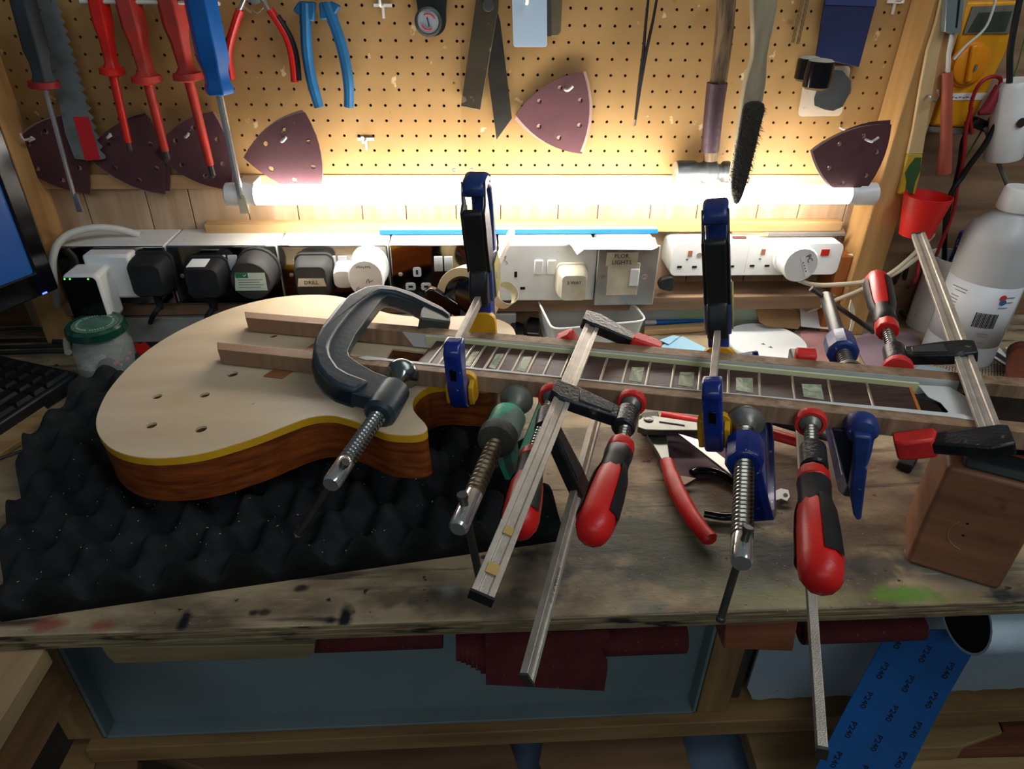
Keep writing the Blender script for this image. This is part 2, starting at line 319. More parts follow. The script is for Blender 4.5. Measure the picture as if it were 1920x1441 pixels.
# ---------------------------------------------------------------- under the bench
M_LAM = mat('grey_laminate', '75878b', .5, 0, '66787c', 5, mix=(.35, .7))
M_LAM2 = mat('grey_laminate_light', '9fb0ba', .5, 0, '8b9ca6', 6, mix=(.35, .7), speck=[('4a3a30', 70, .73, .76)])
PYb = -.45
single('drawer_panel', 'wide blue grey metal tray under the bench between the pine uprights', 'tray', MB().bb(-.452, .283, PYb+.02, PYb+.024, -.33, -.0168).bb(-.452, .283, PYb, PYb+.024, -.331, -.327).bb(.279, .283, PYb, PYb+.024, -.33, -.03).bb(-.452, -.447, PYb, PYb+.024, -.33, -.0168), M_LAM, .0008)
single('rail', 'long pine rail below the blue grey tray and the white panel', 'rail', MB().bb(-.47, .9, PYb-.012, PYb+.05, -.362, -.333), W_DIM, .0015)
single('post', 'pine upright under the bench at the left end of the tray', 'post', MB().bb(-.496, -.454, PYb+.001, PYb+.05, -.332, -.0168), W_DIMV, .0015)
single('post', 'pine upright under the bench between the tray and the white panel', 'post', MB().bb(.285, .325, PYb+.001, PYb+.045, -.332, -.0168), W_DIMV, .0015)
single('metal_strip', 'grey metal strip beside the pine upright under the bench', 'strip', MB().bb(.327, .347, PYb+.02, PYb+.03, -.332, -.0168), M_DSTEEL, .0005)
wp = MB(); zz = [(.349, -.0168), (.349, -.30)]+[(.349+.012*k, -.3255+.0022*math.sin(k*2.7)*math.sin(k*.9)) for k in range(1, 45)]+[(.9, -.325), (.9, -.0168)]
wp.slab([V((x, PYb+.012, z)) for x, z in zz], (0, .004, 0)); single('panel', 'white laminate panel with a chipped lower edge under the right of the bench', 'panel', wp, M_LAM2, .0003)
single('cleat', 'pale wooden strip fixed under the left of the bench front', 'wood strip', MB().slab([PY(x, y, -.545) for x, y in ((190, 1214), (590, 1208), (590, 1222), (577, 1233), (215, 1244), (200, 1230))], (0, .02, 0)), wood('cleat_pine', '8f8160', '746848', 6, (1, 8, 8)), .001)
single('block', 'reddish brown wood block held under the bench front, right of the torn sheet', 'block', MB().slab([PY(1362, 1172, -.56), PY(1497, 1165, -.56), PY(1487, 1221, -.56), PY(1356, 1216, -.56)], (0, .03, 0)), wood('redwood', '8c5438', '6e3f28', 6, (1, 8, 8)), .0015)
M_GRIT = mat('dark_red_abrasive', '57181c', .85, 0, '481216', 40, mix=(.4, .7), bump=.6, bscale=900, speck=[('8a5a50', 330, .70, .73)])
def roll(name, label, ya, za, x0, x1, r, m, bore=.6, group=None):
    mb = MB(); n = 26; prof = []
    out = [V((x0, ya+r*math.cos(a), za+r*math.sin(a))) for a in (2*PI*k/n for k in range(n))]
    inn = [V((x0, ya+r*bore*math.cos(a), za+r*bore*math.sin(a))) for a in (2*PI*k/n for k in range(n))]
    mb.plate(out, [inn], (x1-x0, 0, 0)); return single(name, label, 'sandpaper', mb, m, group=group)
p0, p1 = PY(590, 1206, -.53), PY(850, 1206, -.53)
roll('abrasive_roll', 'thin dark red sandpaper roll under the bench left of the torn sheet', -.525, PY(700, 1219, -.53).z+.0115, p0.x, p1.x-.01, .0115, M_GRIT)
for k in range(6):
    q = PY(855+9*k, 1200, -.53); roll('abrasive_roll', ['smallest', 'second smallest', 'third', 'fourth', 'fifth', 'largest'][k]+' step of the telescoped dark red abrasive roll beside the torn sheet', -.53, PY(870, (1227, 1229, 1232, 1236, 1240, 1245)[k], -.53).z+.014+.0016*k, q.x, q.x+.0055, .014+.0016*k, M_GRIT)
q0, q1 = PY(1140, 1200, -.53), PY(1282, 1195, -.53)
roll('abrasive_roll', 'dark red sandpaper roll under the bench just right of the torn sheet', -.528, PY(1200, 1217, -.53).z+.0175, q0.x-.02, q1.x, .0175, M_GRIT)
roll('abrasive_roll', 'dark maroon roll under the bench right of the brown block', -.53, PY(1600, 1195, -.53).z+.0125, PY(1500, 1190, -.53).x, PY(1722, 1185, -.53).x, .0125, M_GRIT, .5)
ts = [PY(x, y, -.556) for x, y in ((910, 1188), (1142, 1181), (1144, 1193), (1130, 1216), (1131, 1224), (1139, 1238), (1139, 1255), (1133, 1295), (911, 1283))]
single('abrasive_sheet', 'torn dark red sandpaper sheet hanging below the front edge of the bench', 'sandpaper', MB().slab(ts, (0, .0012, 0)), M_GRIT)
M_BLUEP = mat('blue_paper', '10569a', .6, 0, '0f4c88', 8, mix=(.4, .7))
bs = thing('abrasive_strip', 'blue backed P240 sandpaper strip hanging below the right of the bench', 'sandpaper', PY(1720, 1300, -.5))
A, B_, C_, D_ = PY(1727, 1150, -.50), PY(1842, 1150, -.50), PY(1712, 1441, -.56), PY(1533, 1441, -.56)
A = PY(1668, 1180, -.50); B_ = PY(1850, 1180, -.50); C_ = C_+(C_-B_)*.3; D_ = D_+(D_-A)*.3
cols = 8; mb = MB(); P_ = []
nb = (B_-A).cross(D_-A).normalized(); nb = nb if nb.y < 0 else -nb
for i in range(cols+1):
    u = i/cols; P_ += [A.lerp(D_, u)+nb*(-.004*math.sin(u*PI)), B_.lerp(C_, u)+nb*(-.004*math.sin(u*PI))]
P2 = [p-nb*.0008 for p in P_]; n = len(P_)
mb.add(P_+P2, [(2*i, 2*i+1, 2*i+3, 2*i+2) for i in range(cols)]+[(n+2*i, n+2*i+2, n+2*i+3, n+2*i+1) for i in range(cols)]+[(2*i, 2*i+2, n+2*i+2, n+2*i) for i in range(cols)]+[(2*i+1, n+2*i+1, n+2*i+3, 2*i+3) for i in range(cols)])
part('strip', mb, M_BLUEP, bs)
for i in range(6):
    for j in range(3):
        u = (i+.35+(j % 2)*.45)/6; a, b2 = A.lerp(D_, u), B_.lerp(C_, u); p = a.lerp(b2, (.16, .5, .84)[j])+nb*(-.004*math.sin(u*PI)+.0004)
        dd = (D_-A).normalized(); text('P240', p, dd, nb.cross(dd), .0105, M_INK, bs, 'grit_mark')
roll('sheet_roll', 'large pale grey blue sheet roll with a dark open end, below the right', -.530, -.060, PY(1786, 1200, -.530).x, .75, .036, mat('pale_grey_cloth', 'b8cad8', .7, 0, 'a8bac8', 30, (1, 1, 1), bump=.3, bscale=500), .93)
single('roll_shade', 'black filler standing for the shade inside the pale grey roll', 'tube', MB().cyl((PY(1815, 1200, -.545).x+.001, -.530, -.060), (.745, -.530, -.060), .0332, 24), M_DARK)  # solid black cylinder painted in for the shade within the open roll end

# lower shelf with offcuts
W_OFF = wood('offcut_brown', '8a6a4e', '6b5038', 4, (1, 7, 7))
W_OFF2 = wood('offcut_tan', 'a58a62', '86693f', 5, (1, 7, 7))
zl = -.47
single('shelf', 'blue grey lower shelf under the bench', 'shelf', MB().bb(-.36, 1.1, -.60, .0, zl-.02, zl), mat('slate_paint', '667a92', .6, 0, '58697e', 6, mix=(.4, .7)), .001)
def slabz(name, label, pts, z, th, m, bev=.0015): return single(name, label, 'wood', MB().slab([PZ(x, y, z) for x, y in pts], (0, 0, -th)), m, bev)
slabz('offcut', 'flat tan board under the tray at the bottom left of centre', [(470, 1475), (270, 1400), (640, 1390), (950, 1372), (985, 1475)], zl+.035, .03, W_OFF)
slabz('offcut', 'wide brown plank with a pointed left end on the lower shelf', [(1018, 1385), (1090, 1366), (1275, 1362), (1310, 1490), (1035, 1490), (1010, 1430)], zl+.05, .045, W_OFF)
slabz('offcut', 'leaning tan batten beside the dark gap on the lower shelf', [(1392, 1350), (1560, 1345), (1600, 1480), (1432, 1480)], zl+.06, .03, W_OFF2)
slabz('offcut', 'pale offcut on the lower shelf right of the blue strip', [(1640, 1335), (1860, 1320), (1880, 1372), (1800, 1400), (1640, 1405)], zl+.08, .05, W_OFF2)
slabz('offcut', 'red brown offcut at the lower right edge of the shelf', [(1862, 1318), (1990, 1310), (1990, 1398), (1800, 1402), (1882, 1370)], zl+.074, .05, wood('offcut_red', '7a4a34', '5c3426', 5))
slabz('offcut', 'thin pale plank in front of the other offcuts at lower right', [(1700, 1412), (1990, 1395), (1990, 1480), (1690, 1480)], zl+.05, .02, wood('offcut_pale', 'ae9468', '8d7248', 5))
single('red_clip', 'small red plastic piece hanging under the rail near the middle', 'clip', MB().slab([PY(x, y, -.42) for x, y in ((1300, 1344), (1334, 1344), (1330, 1362), (1312, 1360))], (0, .012, 0)), M_RED, .001)
# left foreground: second bench end and its frame
p = [PZ(-60, 1219, -.022), PZ(62, 1219, -.022), PZ(86, 1219, -.022), PZ(-120, 1560, -.022), PZ(-260, 1560, -.022)]
t = thing('side_bench', 'plywood side bench corner at the lower left, lower than the main bench', 'workbench', PZ(0, 1300, -.04))
part('top', MB().slab([PZ(-400, 1212, -.018), PZ(86, 1212, -.018), PZ(-130, 1560, -.018), PZ(-500, 1560, -.018)], (0, 0, -.02)), W_PLY, t, .001)
part('apron', MB().slab([PZ(70, 1219, -.0395)+V((-.03, 0, 0)), PZ(92, 1222, -.0395), PZ(-125, 1560, -.0395), PZ(-160, 1560, -.0395)], (0, 0, -.065)), wood('apron_wood', '7a5a38', '59401f', 5, (1, 1, 8)), t, .001)
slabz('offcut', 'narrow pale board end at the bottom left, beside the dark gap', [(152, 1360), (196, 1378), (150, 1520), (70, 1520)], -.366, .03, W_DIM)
slabz('offcut', 'wider brown board right of the narrow pale board at the bottom left', [(197, 1378), (262, 1385), (250, 1520), (151, 1520)], -.364, .02, W_OFF)
# ================================================================ guitar
M_MAPLE = mat('bare_maple', 'd8c6a8', .5, 0, 'c4ae8c', 5, (1.2, 5, 5), (.3, .75), bump=.1, bscale=120, detail=7, frame=(0, 0, .32), speck=[('cbb187', 14, .6, .75)])
M_BIND = mat('aged_yellow_binding', 'd9a520', .35, 0, 'c08a14', 22, mix=(.4, .75), coat=.3, speck=[('2c2010', 34, .72, .76)])
M_MAHOG = mat('mahogany_sides', '8a4518', .32, 0, '5e2a0c', 16, (1.5, 1.5, 12), (.35, .65), coat=.4, bump=.25, bscale=80, detail=8)
M_ROSE = mat('rosewood', '4a3230', .45, 0, '2c1b1b', 26, (1, 9, 9), (.35, .7), bump=.3, bscale=120, frame=(0, 0, .32), detail=7)
M_BARW = mat('walnut_bar', 'a88a6e', .65, 0, '6b543f', 70, (1.6, 1.6, .12), (.30, .72), bump=.6, bscale=140, frame=(0, 0, .32), detail=6, speck=[('8d6e54', 9, .45, .6)])
M_ROUT = wood('rout_wood', '7a4a28', '59331a', 8)
M_TAPE = mat('white_tape', 'd4d8d6', .45, 0, 'c2c8c8', 18, mix=(.4, .7))
M_BINDW = mat('cream_binding', 'dfe3b4', .4, 0, 'd2d6a2', 12, mix=(.4, .7))
M_PEARL = mat('pearloid', 'cfd6bc', .25, 0, '8f9f86', 62, (1, 1, 1), (.35, .62), coat=.5, detail=3, dist=1.6)
M_FRET = mat('nickel_silver', 'a9a392', .4, .6)
gt = thing('electric_guitar', 'bare maple topped single cutaway electric guitar with yellow edge binding, clamped between wooden bars', 'guitar', G(.6, 0, -.065))
outl = [(732, 177), (751, 155), (772, 119), (788, 74), (796, 30), (795, -10), (784, -55), (768, -90), (746, -117), (718, -136), (684, -147), (650, -148), (618, -138), (585, -121), (555, -110), (520, -108), (489, -113), (455, -122), (425, -120), (402, -106), (390, -85), (385, -60), (383, -30), (384, 26),
        (405, 33), (428, 36), (443, 42), (450, 54), (451, 69), (446, 84), (437, 95), (425, 106), (419, 115), (421, 122), (431, 127), (450, 129), (466, 125), (485, 118), (500, 114), (518, 112), (536, 119), (552, 137), (567, 157), (583, 174), (600, 189), (620, 200), (643, 207), (666, 208), (690, 203), (712, 192)]
def gpoly(pts, h, n=4, off=0.):
    c = cat([V((t, s, 0)) for t, s in pts], n) if n > 1 else [V((t, s, 0)) for t, s in pts]
    if off:
        m = len(c); d = []
        for i in range(m):
            tg = (c[(i+1) % m]-c[i-1]).normalized(); nn = V((tg.y, -tg.x, 0)); d.append(c[i]+nn*off)
        c = d
    return [G(p.x/1000 if abs(p.x) > 3 else p.x, p.y/1000 if abs(p.x) > 3 else p.y, h) for p in c]
area2 = sum(outl[i][0]*outl[(i+1) % len(outl)][1]-outl[(i+1) % len(outl)][0]*outl[i][1] for i in range(len(outl)))
SG = -1 if area2 > 0 else 1     # sign that shrinks
hT = -.013
def hole(px, py, r, h=hT, n=12, q=1): c = PG(px, py, h); return disc(c, GU, GV, r, n)
holes = [hole(x, y, r) for x, y, r in ((295, 743, .0048), (384, 740, .005), (284, 797, .0052), (377, 804, .0055), (513, 629, .0048), (436, 701, .0058), (505, 697, .0014), (565, 632, .0014), (535, 628, .0012), (632, 608, .0012), (474, 757, .0012), (524, 635, .001))]
def grect(t0, t1, s0, s1, h): return [G(t0, s0, h), G(t1, s0, h), G(t1, s1, h), G(t0, s1, h)]
cav = [G(.472, -.024, hT), G(.516, -.026, hT), G(.510, .026, hT), G(.472, .024, hT)]
cav2 = [G(.585, -.02, hT), G(.606, -.022, hT), G(.604, .046, hT), G(.583, .047, hT)]
top = gpoly(outl, hT)
mb = MB(); mb.plate(top, holes+[cav], GN*-.0025, cap1=False); part('body_top', mb, M_MAPLE, gt, smooth=30, label='bare pale maple top with drilled control holes')
inner = gpoly(outl, hT-.0003, off=SG*.0012*1000)
ring = gpoly(outl, hT-.0006, off=-SG*.4)
mb = MB(); mb.plate(ring, [gpoly(outl, hT-.0006, off=SG*1.6)], GN*-.0075); part('edge_binding', mb, M_BIND, gt, label='aged yellow plastic edge binding', smooth=50)
mb = MB(); mb.plate(gpoly(outl, hT-.0024, off=SG*1.7), [[p-GN*.0024 for p in h] for h in holes]+[[p-GN*.0024 for p in cav]], GN*-.016, cap0=False, cap1=False); part('inner_core', mb, M_ROUT, gt)
mb = MB(); mb.plate(gpoly(outl, hT-.0082, off=0), [], GN*-.0415); mb2 = MB(); part('body_sides', mb, M_MAHOG, gt, .002, label='glossy brown mahogany back and sides', smooth=50)
part('cavity_floor', MB().slab(grect(.45, .55, -.04, .04, hT-.0079), GN*-.0002), wood('rout_floor', '53301a', '3a2010', 8), gt)
# neck and headstock
prof = [(.0225*math.cos(a), -.006-.016*math.sin(a)) for a in (PI*k/10 for k in range(11))]
mb = MB(); mb.slab([G(-.002, s, h) for s, h in prof], G(.47, 0)-G(-.002, 0)); part('neck', mb, M_MAHOG, gt, smooth=50)
mb = MB(); mb.slab([G(t, s, -.0065) for t, s in ((-.004, -.022), (-.03, -.03), (-.05, -.039), (-.19, -.042), (-.2, -.02), (-.19, 0), (-.2, .02), (-.19, .042), (-.05, .039), (-.03, .03), (-.004, .022))], GN*-.014)
part('headstock', mb, M_BLKG, gt, .001, label='gloss black headstock face')
hw = lambda t: .0215+.0154*max(t, 0)
mb = MB(); mb.slab([G(0, -hw(0)), G(.463, -hw(.463)), G(.463, hw(.463)), G(0, hw(0))], GN*-.006); fb = part('fretboard', mb, M_ROSE, gt)
frp = [.62865*(1-2**(-k/12)) for k in range(0, 23)]
for k in range(1, 23):
    t = frp[k]; w2 = hw(t)-.0004
    mb = MB(); pr = [(-.0013, 0), (-.0011, .0007), (-.0005, .0011), (.0005, .0011), (.0011, .0007), (.0013, 0)]
    mb.slab([G(t+a, -w2, b) for a, b in pr], GV*(2*w2)); part('fret', mb, M_FRET, gt, smooth=60)
for k in (3, 5, 7, 9, 12, 15, 17, 19, 21):
    a, b = frp[k-1], frp[k]; m_, l2 = (a+b)/2, (b-a)*.27; m_ -= (b-a)*.02; w2 = hw(m_)*.60
    mb = MB(); mb.slab([G(m_-l2, -w2*.9+.001, .00015), G(m_+l2*1.0, -w2*.75+.001, .00015), G(m_+l2, w2*.98, .00015), G(m_-l2, w2*1.12, .00015)], GN*-.001); part('inlay', mb, M_PEARL, gt)
part('nut_seam', MB().slab([G(.0, -.0215, .0003), G(-.0025, -.0215, .0003), G(-.0025, .0215, .0003), G(0, .0215, .0003)], GN*-.006), mat('orange_edge', 'b86a28', .5), gt)
mb = MB(); mb.slab([G(-.003, -.006, .0002), G(-.010, -.003, .0002), G(-.018, .004, .0002), G(-.021, .0215, .0002), G(-.003, .0215, .0002)], GN*-.006); part('nut_wedge', mb, M_BLKG, gt, .0005, label='dark glossy wedge beside the nut')
mb = MB()
mb.slab([G(.476, -hw(.476)-.0005, .0045), G(-.008, -hw(0)-.0005, .0045), G(-.008, -hw(0)-.0027, .0045), G(.476, -hw(.476)-.0027, .0045)], GN*-.011)
part('binding_strip', mb, M_BINDW, gt, .0003, label='cream binding strip being glued to the far edge of the fretboard')
mb = MB(); mb.slab([G(.462, hw(.462)+.0004, .0005), G(-.004, hw(0)+.0004, .0005), G(-.004, hw(0)+.0024, .0005), G(.462, hw(.462)+.0024, .0005)], GN*-.007)
part('binding_strip', mb, M_BINDW, gt, .0003, label='cream binding strip on the near edge of the fretboard')
# wooden bars each side
def gbar(t0, t1, s0, s1, h0, h1, cut=.012, dz=.0):
    return MB().hexa([G(t0, s0, h0), G(t1+cut, s0, h0), G(t1, s1, h0), G(t0, s1, h0)], [G(t0, s0, h1), G(t1+cut, s0, h1), G(t1, s1, h1), G(t0, s1, h1)])
single('wooden_bar', 'brown wooden clamping bar along the near side of the neck', 'wood bar', gbar(-.22, .686, .0305, .046, -.011, .0065), M_BARW, .0006)
single('wooden_bar', 'brown wooden clamping bar along the far side of the neck', 'wood bar', gbar(-.22, .703, -.0465, -.031, -.011, .0065), M_BARW, .0006)
mb = MB().hexa([G(.585, -.030, -.0128), G(.607, -.030, -.0128), G(.625, .060, -.0128), G(.603, .060, -.0128)], [G(.585, -.030, -.0112), G(.607, -.030, -.0112), G(.625, .06, -.0112), G(.603, .06, -.0112)])
single('wood_spacer', 'short brown wood spacer crossing under the two bars on the guitar top', 'wood', mb, wood('spacer_wood', 'a8744a', '84552f', 10), .0003)
tp = MB(); tp.slab([G(.503, -.0306, .0062), G(-.042, -.0306, .0062), G(-.042, -.0306, -.009), G(-.036, -.0306, -.010), G(.492, -.0306, -.0105)], GV*.0004)
teeth = [G(-.042-.0015*(k % 2), -.0300, .0062-.0012*k) for k in range(13)]
single('tape', 'white masking tape lining the inner face of the far wooden bar', 'tape', tp, M_TAPE)
tn = [(.525, .034), (.518, .0296), (.49, .0305), (.44, .0312), (.36, .031), (.3, .0318), (.2, .0318), (.12, .0305), (.02, .0285), (-.03, .0285), (-.045, .037), (-.02, .0345), (.05, .0338), (.1, .0325), (.15, .0322), (.22, .0336), (.3, .0338), (.38, .0342), (.45, .0348), (.50, .0345), (.514, .0375)]
single('tape', 'white masking tape strip along the top of the near wooden bar', 'tape', MB().slab([G(t, s, .0067) for t, s in tn], GN*.0003), M_TAPE)
single('tape', 'torn white masking tape sheet on the headstock beside the nut', 'tape', MB().slab([G(t, s, .0016) for t, s in ((-.008, -.024), (-.034, -.026), (-.044, -.01), (-.048, .012), (-.044, .030), (-.012, .030), (-.023, .018), (-.020, .004), (-.012, -.004))], GN*.0004), M_TAPE)
# ================================================================ foam
M_FOAM = mat('charcoal_foam', '232627', .95, 0, '2d3031', 60, mix=(.4, .7), bump=.8, bscale=900, spec=.1, speck=[('6d675a', 420, .775, .80)])
f0, f1, f3 = PZ(2, 1166), PZ(1052, 1014), PZ(188, 690)
ex, ey = (f1-f0), (f3-f0)-V((0, .02, 0)); Lx, Ly = ex.length, ey.length; ex.normalize(); ey = (Z.cross(ex)).normalized(); Ly = .41
mb = MB(); nx, ny = 150, 130; P_ = .052
def fh(x, y): c = .5+.5*math.cos(2*PI*x/P_+PI*.3)*math.cos(2*PI*y/(P_*1.5)+.4); return .010+.035*c
lefty = lambda y: -.10*max(0, (y-.12)) + (.012*math.sin(y*40))
vs = []
for j in range(ny+1):
    for i in range(nx+1):
        y = Ly*j/ny; x0_ = -.16*min(y, .25)/.25*.35+.06*max(0, y-.27)/.19; x1_ = Lx-.02*math.sin(y*9)*.5+.0
        x = x0_+(x1_-x0_)*i/nx; p = f0+ex*x+ey*y; h = fh(x, y)
        q = p-G(.6, 0, 0); 
        # the guitar body presses the foam down
        gu = (p-GO).dot(V((GU.x, GU.y, 0)).normalized()); hb = (GO.z+(GU.z)*gu)-.0645
        if p.y > -.52 and gu > .30: h = min(h, max(hb-.0005, .012)) if (gu > .38 or (p-GO).dot(GV) < .06) else h
        vs.append(V((p.x, p.y, max(h, .006))))
n1 = nx+1
base = [V((v.x, v.y, .0003)) for v in vs]
mb.add(vs, [(j*n1+i, j*n1+i+1, (j+1)*n1+i+1, (j+1)*n1+i) for j in range(ny) for i in range(nx)])
rim = [i for i in range(n1)]+[j*n1+nx for j in range(1, ny+1)]+[ny*n1+i for i in range(nx-1, -1, -1)]+[j*n1 for j in range(ny-1, 0, -1)]
k = len(rim); mb.add([vs[i] for i in rim]+[base[i] for i in rim], [(a, (a+1) % k, (a+1) % k+k, a+k) for a in range(k)]+[tuple(range(2*k-1, k-1, -1))])
single('foam_mat', 'charcoal egg crate foam mat under the guitar body', 'foam', mb, M_FOAM, smooth=180)
dust = MB()
for _ in range(260):
    x, y = random.uniform(.0, Lx), random.uniform(0, .25)
    p = f0+ex*x+ey*y; r = random.uniform(.0003, .0009); a = random.uniform(0, PI)
    dust.box((p.x, p.y, fh(x, y)+.0002), r*2.5, r, .0004, V((math.cos(a), math.sin(a), 0)), V((-math.sin(a), math.cos(a), 0)))
single('wood_dust', 'pale sawdust specks scattered on the front of the foam mat', 'sawdust', dust, mat('sawdust', 'a89a80', .9), kind='stuff', smooth=0)
dust = MB()
for _ in range(220):
    px, py = random.uniform(1080, 1700), random.uniform(860, 1150); p = PZ(px, py); r = random.uniform(.0003, .0009); a = random.uniform(0, PI)
    dust.box((p.x, p.y, .0003), r*2.5, r, .0004, V((math.cos(a), math.sin(a), 0)), V((-math.sin(a), math.cos(a), 0)))
single('wood_dust', 'pale sawdust specks scattered on the bench front right of the foam', 'sawdust', dust, mat('sawdust', 'a89a80', .9), kind='stuff', smooth=0)
# ================================================================ sockets, plugs and cables along the back of the bench
YF = -.06; ZB, ZT = .068, .153
M_OAKR = M_MIRROR
def backbox(x0, x1, t, m=M_WHITE): part('back_box', MB().bb(x0+.001, x1-.001, YF+.004, .009, ZB+.001, ZT), m, t, .002)
def slot(x, z, w, h, t, y=YF-.0004, m=M_DARK, nm='pin_slot'): part(nm, MB().bb(x-w/2, x+w/2, y-.0002, y+.0006, z-h/2, z+h/2), m, t)
SWX = {0: ((211, 493), (229, 493)), 1: ((416, 493), (437, 493)), 2: ((622, 494), (643, 494)), 3: ((822, 495), (841, 495))}
bx = [-.552, -.4035, -.2565, -.107, .0425]
names = ['chrome double socket plate at the left end, holding the white power adapter', 'chrome double socket plate second from the left, holding the green labelled plug', 'chrome double socket plate third from the left, holding the DRILL plug', 'dusty chrome double socket plate with an empty socket behind the roll of tape']
for i in range(4):
    x0, x1 = bx[i], bx[i+1]; t = thing('double_socket', names[i], 'socket', ((x0+x1)/2, -.03, ZB)); backbox(x0, x1, t)
    part('plate', MB().bb(x0+.0015, x1-.0015, YF, YF+.004, ZB, ZT), M_MIRROR, t, .0018, label='polished chrome plate')
    for (px, py) in SWX[i]:
        c = PY(px, py, YF-.002); part('switch', MB().slab([c+V((-.0058, 0, -.0105)), c+V((.0058, 0, -.0105)), c+V((.0058, 0, .0105)), c+V((-.0058, 0, .0105))], (0, .003, 0)).add([c+V((-.0058, 0, -.0105)), c+V((.0058, 0, -.0105)), c+V((.0058, -.0022, -.0)), c+V((-.0058, -.0022, 0)), c+V((.0058, 0, .0105)), c+V((-.0058, 0, .0105))], [(0, 1, 2, 3), (3, 2, 4, 5), (0, 3, 5), (1, 4, 2)]), M_GREYW, t, .0004)
    for sx in (x0+.014, x1-.014):
        part('screw', MB().lathe((sx, YF, (ZB+ZT)/2), (0, -1, 0), [(0, .0032), (.0008, .003), (.0012, .0012)], 10), M_STEEL, t)
    if i == 3:
        for (px, py, w2, h2, a, b2) in ((782, 510, .0115, .014, .003, .0065), (770, 537, .014, .011, .006, .003), (799, 537, .014, .011, .006, .003)):
            c = PY(px, py, YF-.0006); part('socket_surround', MB().slab(rrect(c, X, Z, w2, h2, .003), (0, .001, 0)), M_GREYW, t); slot(c.x, c.z, a, b2, t, YF-.001)
# white double socket
t = thing('double_socket', 'white plastic double socket between the chrome plates and the metal light switch', 'socket', (.112, -.03, ZB)); backbox(.0435, .179, t)
part('plate', MB().bb(.0435, .181, YF, YF+.006, ZB, ZT), M_WHITE, t, .002)
for (px, py) in ((1010, 501), (1034, 501)): c = PY(px, py, YF-.0015); part('switch', MB().bb(c.x-.006, c.x+.006, YF-.003, YF+.001, c.z-.0105, c.z+.0105), M_WHITEC, t, .001)
for (px, py, a, b2) in ((967, 514, .004, .0085), (980, 540, .007, .004), (955, 540, .007, .004)): c = PY(px, py, YF); slot(c.x, c.z, a, b2, t)
# metal light switch
t = thing('light_switch', 'worn metal light switch box with a handwritten FLOR LIGHTS label', 'switch', (.222, -.03, ZB-.002))
M_GALV = mat('worn_metal', 'b4b8b4', .35, .5, '8d9390', 22, mix=(.35, .7), speck=[('8fa8bc', 12, .60, .72), ('d8d4c4', 60, .7, .74)])
part('metal_box', MB().bb(.182, .264, YF-.008, .009, ZB-.002, ZT+.001), M_GALV, t, .003)
part('face_plate', MB().bb(.180, .266, YF-.012, YF-.008, ZB-.003, ZT+.002), M_GALV, t, .002)
c = PY(1166, 520, YF-.012); part('switch_module', MB().bb(c.x-.021, c.x+.024, YF-.0135, YF-.011, c.z-.027, c.z+.022), M_CREAM, t, .001)
c = PY(1189, 519, YF-.013); part('rocker', MB().bb(c.x-.0065, c.x+.0065, YF-.0165, YF-.013, c.z-.013, c.z+.013), M_WHITEC, t, .0015)
for px in (1132, 1208): c = PY(px, 519, YF-.012); part('screw', MB().lathe(c, (0, -1, 0), [(0, .004), (.001, .0036), (.0014, .001)], 12), M_STEEL, t)
c = PY(1166, 485, YF-.0125); lab = part('paper_label', MB().bb(c.x-.022, c.x+.022, YF-.0142, YF-.0136, c.z-.010, c.z+.010), M_CREAM, t, label='cream paper label with handwriting')
text('FLOR.', c+V((.0, -.0017, .0045)), X, Z, .0085, M_INK, lab, 'handwriting'); text('LIGHTS', c+V((.0, -.0017, -.0048)), X, Z, .0085, M_INK, lab, 'handwriting')
pp = [(1060, 450), (1072, 441), (1110, 446), (1150, 446), (1168, 441), (1200, 444), (1228, 446), (1233, 464), (1222, 469), (1140, 468), (1095, 468), (1082, 478), (1072, 462)]
mb = MB(); top_ = [PZ(x, y, ZT+.0045+.002*math.sin(k*2.1)) for k, (x, y) in enumerate(pp)]; mb.slab([PZ(x, y, ZT+.005) for x, y in pp], (0, 0, .0006))
single('paper', 'crumpled white paper resting on the metal light switch box', 'paper', mb, M_WHITEC)
# extension strip
YE = -.045
e0, e1, eb = PY(1263, 457, YE), PY(1585, 455, YE), PY(1400, 516, YE); z1, z0 = e0.z, eb.z
t = thing('power_strip', 'white four way power strip fixed to the rear boards on the right', 'power strip', ((e0.x+e1.x)/2, -.02, z0))
out = rrect(V(((e0.x+e1.x)/2, YE, (z0+z1)/2)), X, Z, e1.x-e0.x, z1-z0, .009); part('body', MB().slab(out, (0, .052, 0)), M_WHITE, t, .003)
for k in range(1, 4): gx = e0.x+.008+(e1.x-e0.x-.045)*k/4; part('gang_line', MB().bb(gx-.0003, gx+.0003, YE-.0003, YE+.001, z0+.004, z1-.004), M_CREAM, t)
M_NEON = mat('neon_window', 'a0664c', .3); M_NEONR = mat('red_neon', 'b0241c', .25)
for (px, py) in ((1294, 475), (1431, 472)): c = PY(px, py, YE); slot(c.x, c.z, .006, .0085, t, YE-.0004, M_NEON, 'neon_window')
c = PY(1547, 473, YE); slot(c.x, c.z, .012, .0095, t, YE-.0008, M_NEONR, 'red_neon_window')
for (px, py) in ((1274, 500), (1302, 500), (1343, 499), (1372, 499), (1410, 498), (1438, 498)): c = PY(px, py, YE); slot(c.x, c.z, .0068, .003, t, YE-.0004)
for (px, py) in ((1288, 486), (1425, 485)): c = PY(px, py, YE); slot(c.x, c.z, .003, .001, t, YE-.0004)
c = PY(1311, 478, YE); part('screw', MB().lathe(c, (0, -1, 0), [(0, .0042), (.0006, .004), (.0002, .0015)], 12), M_STEEL, t)

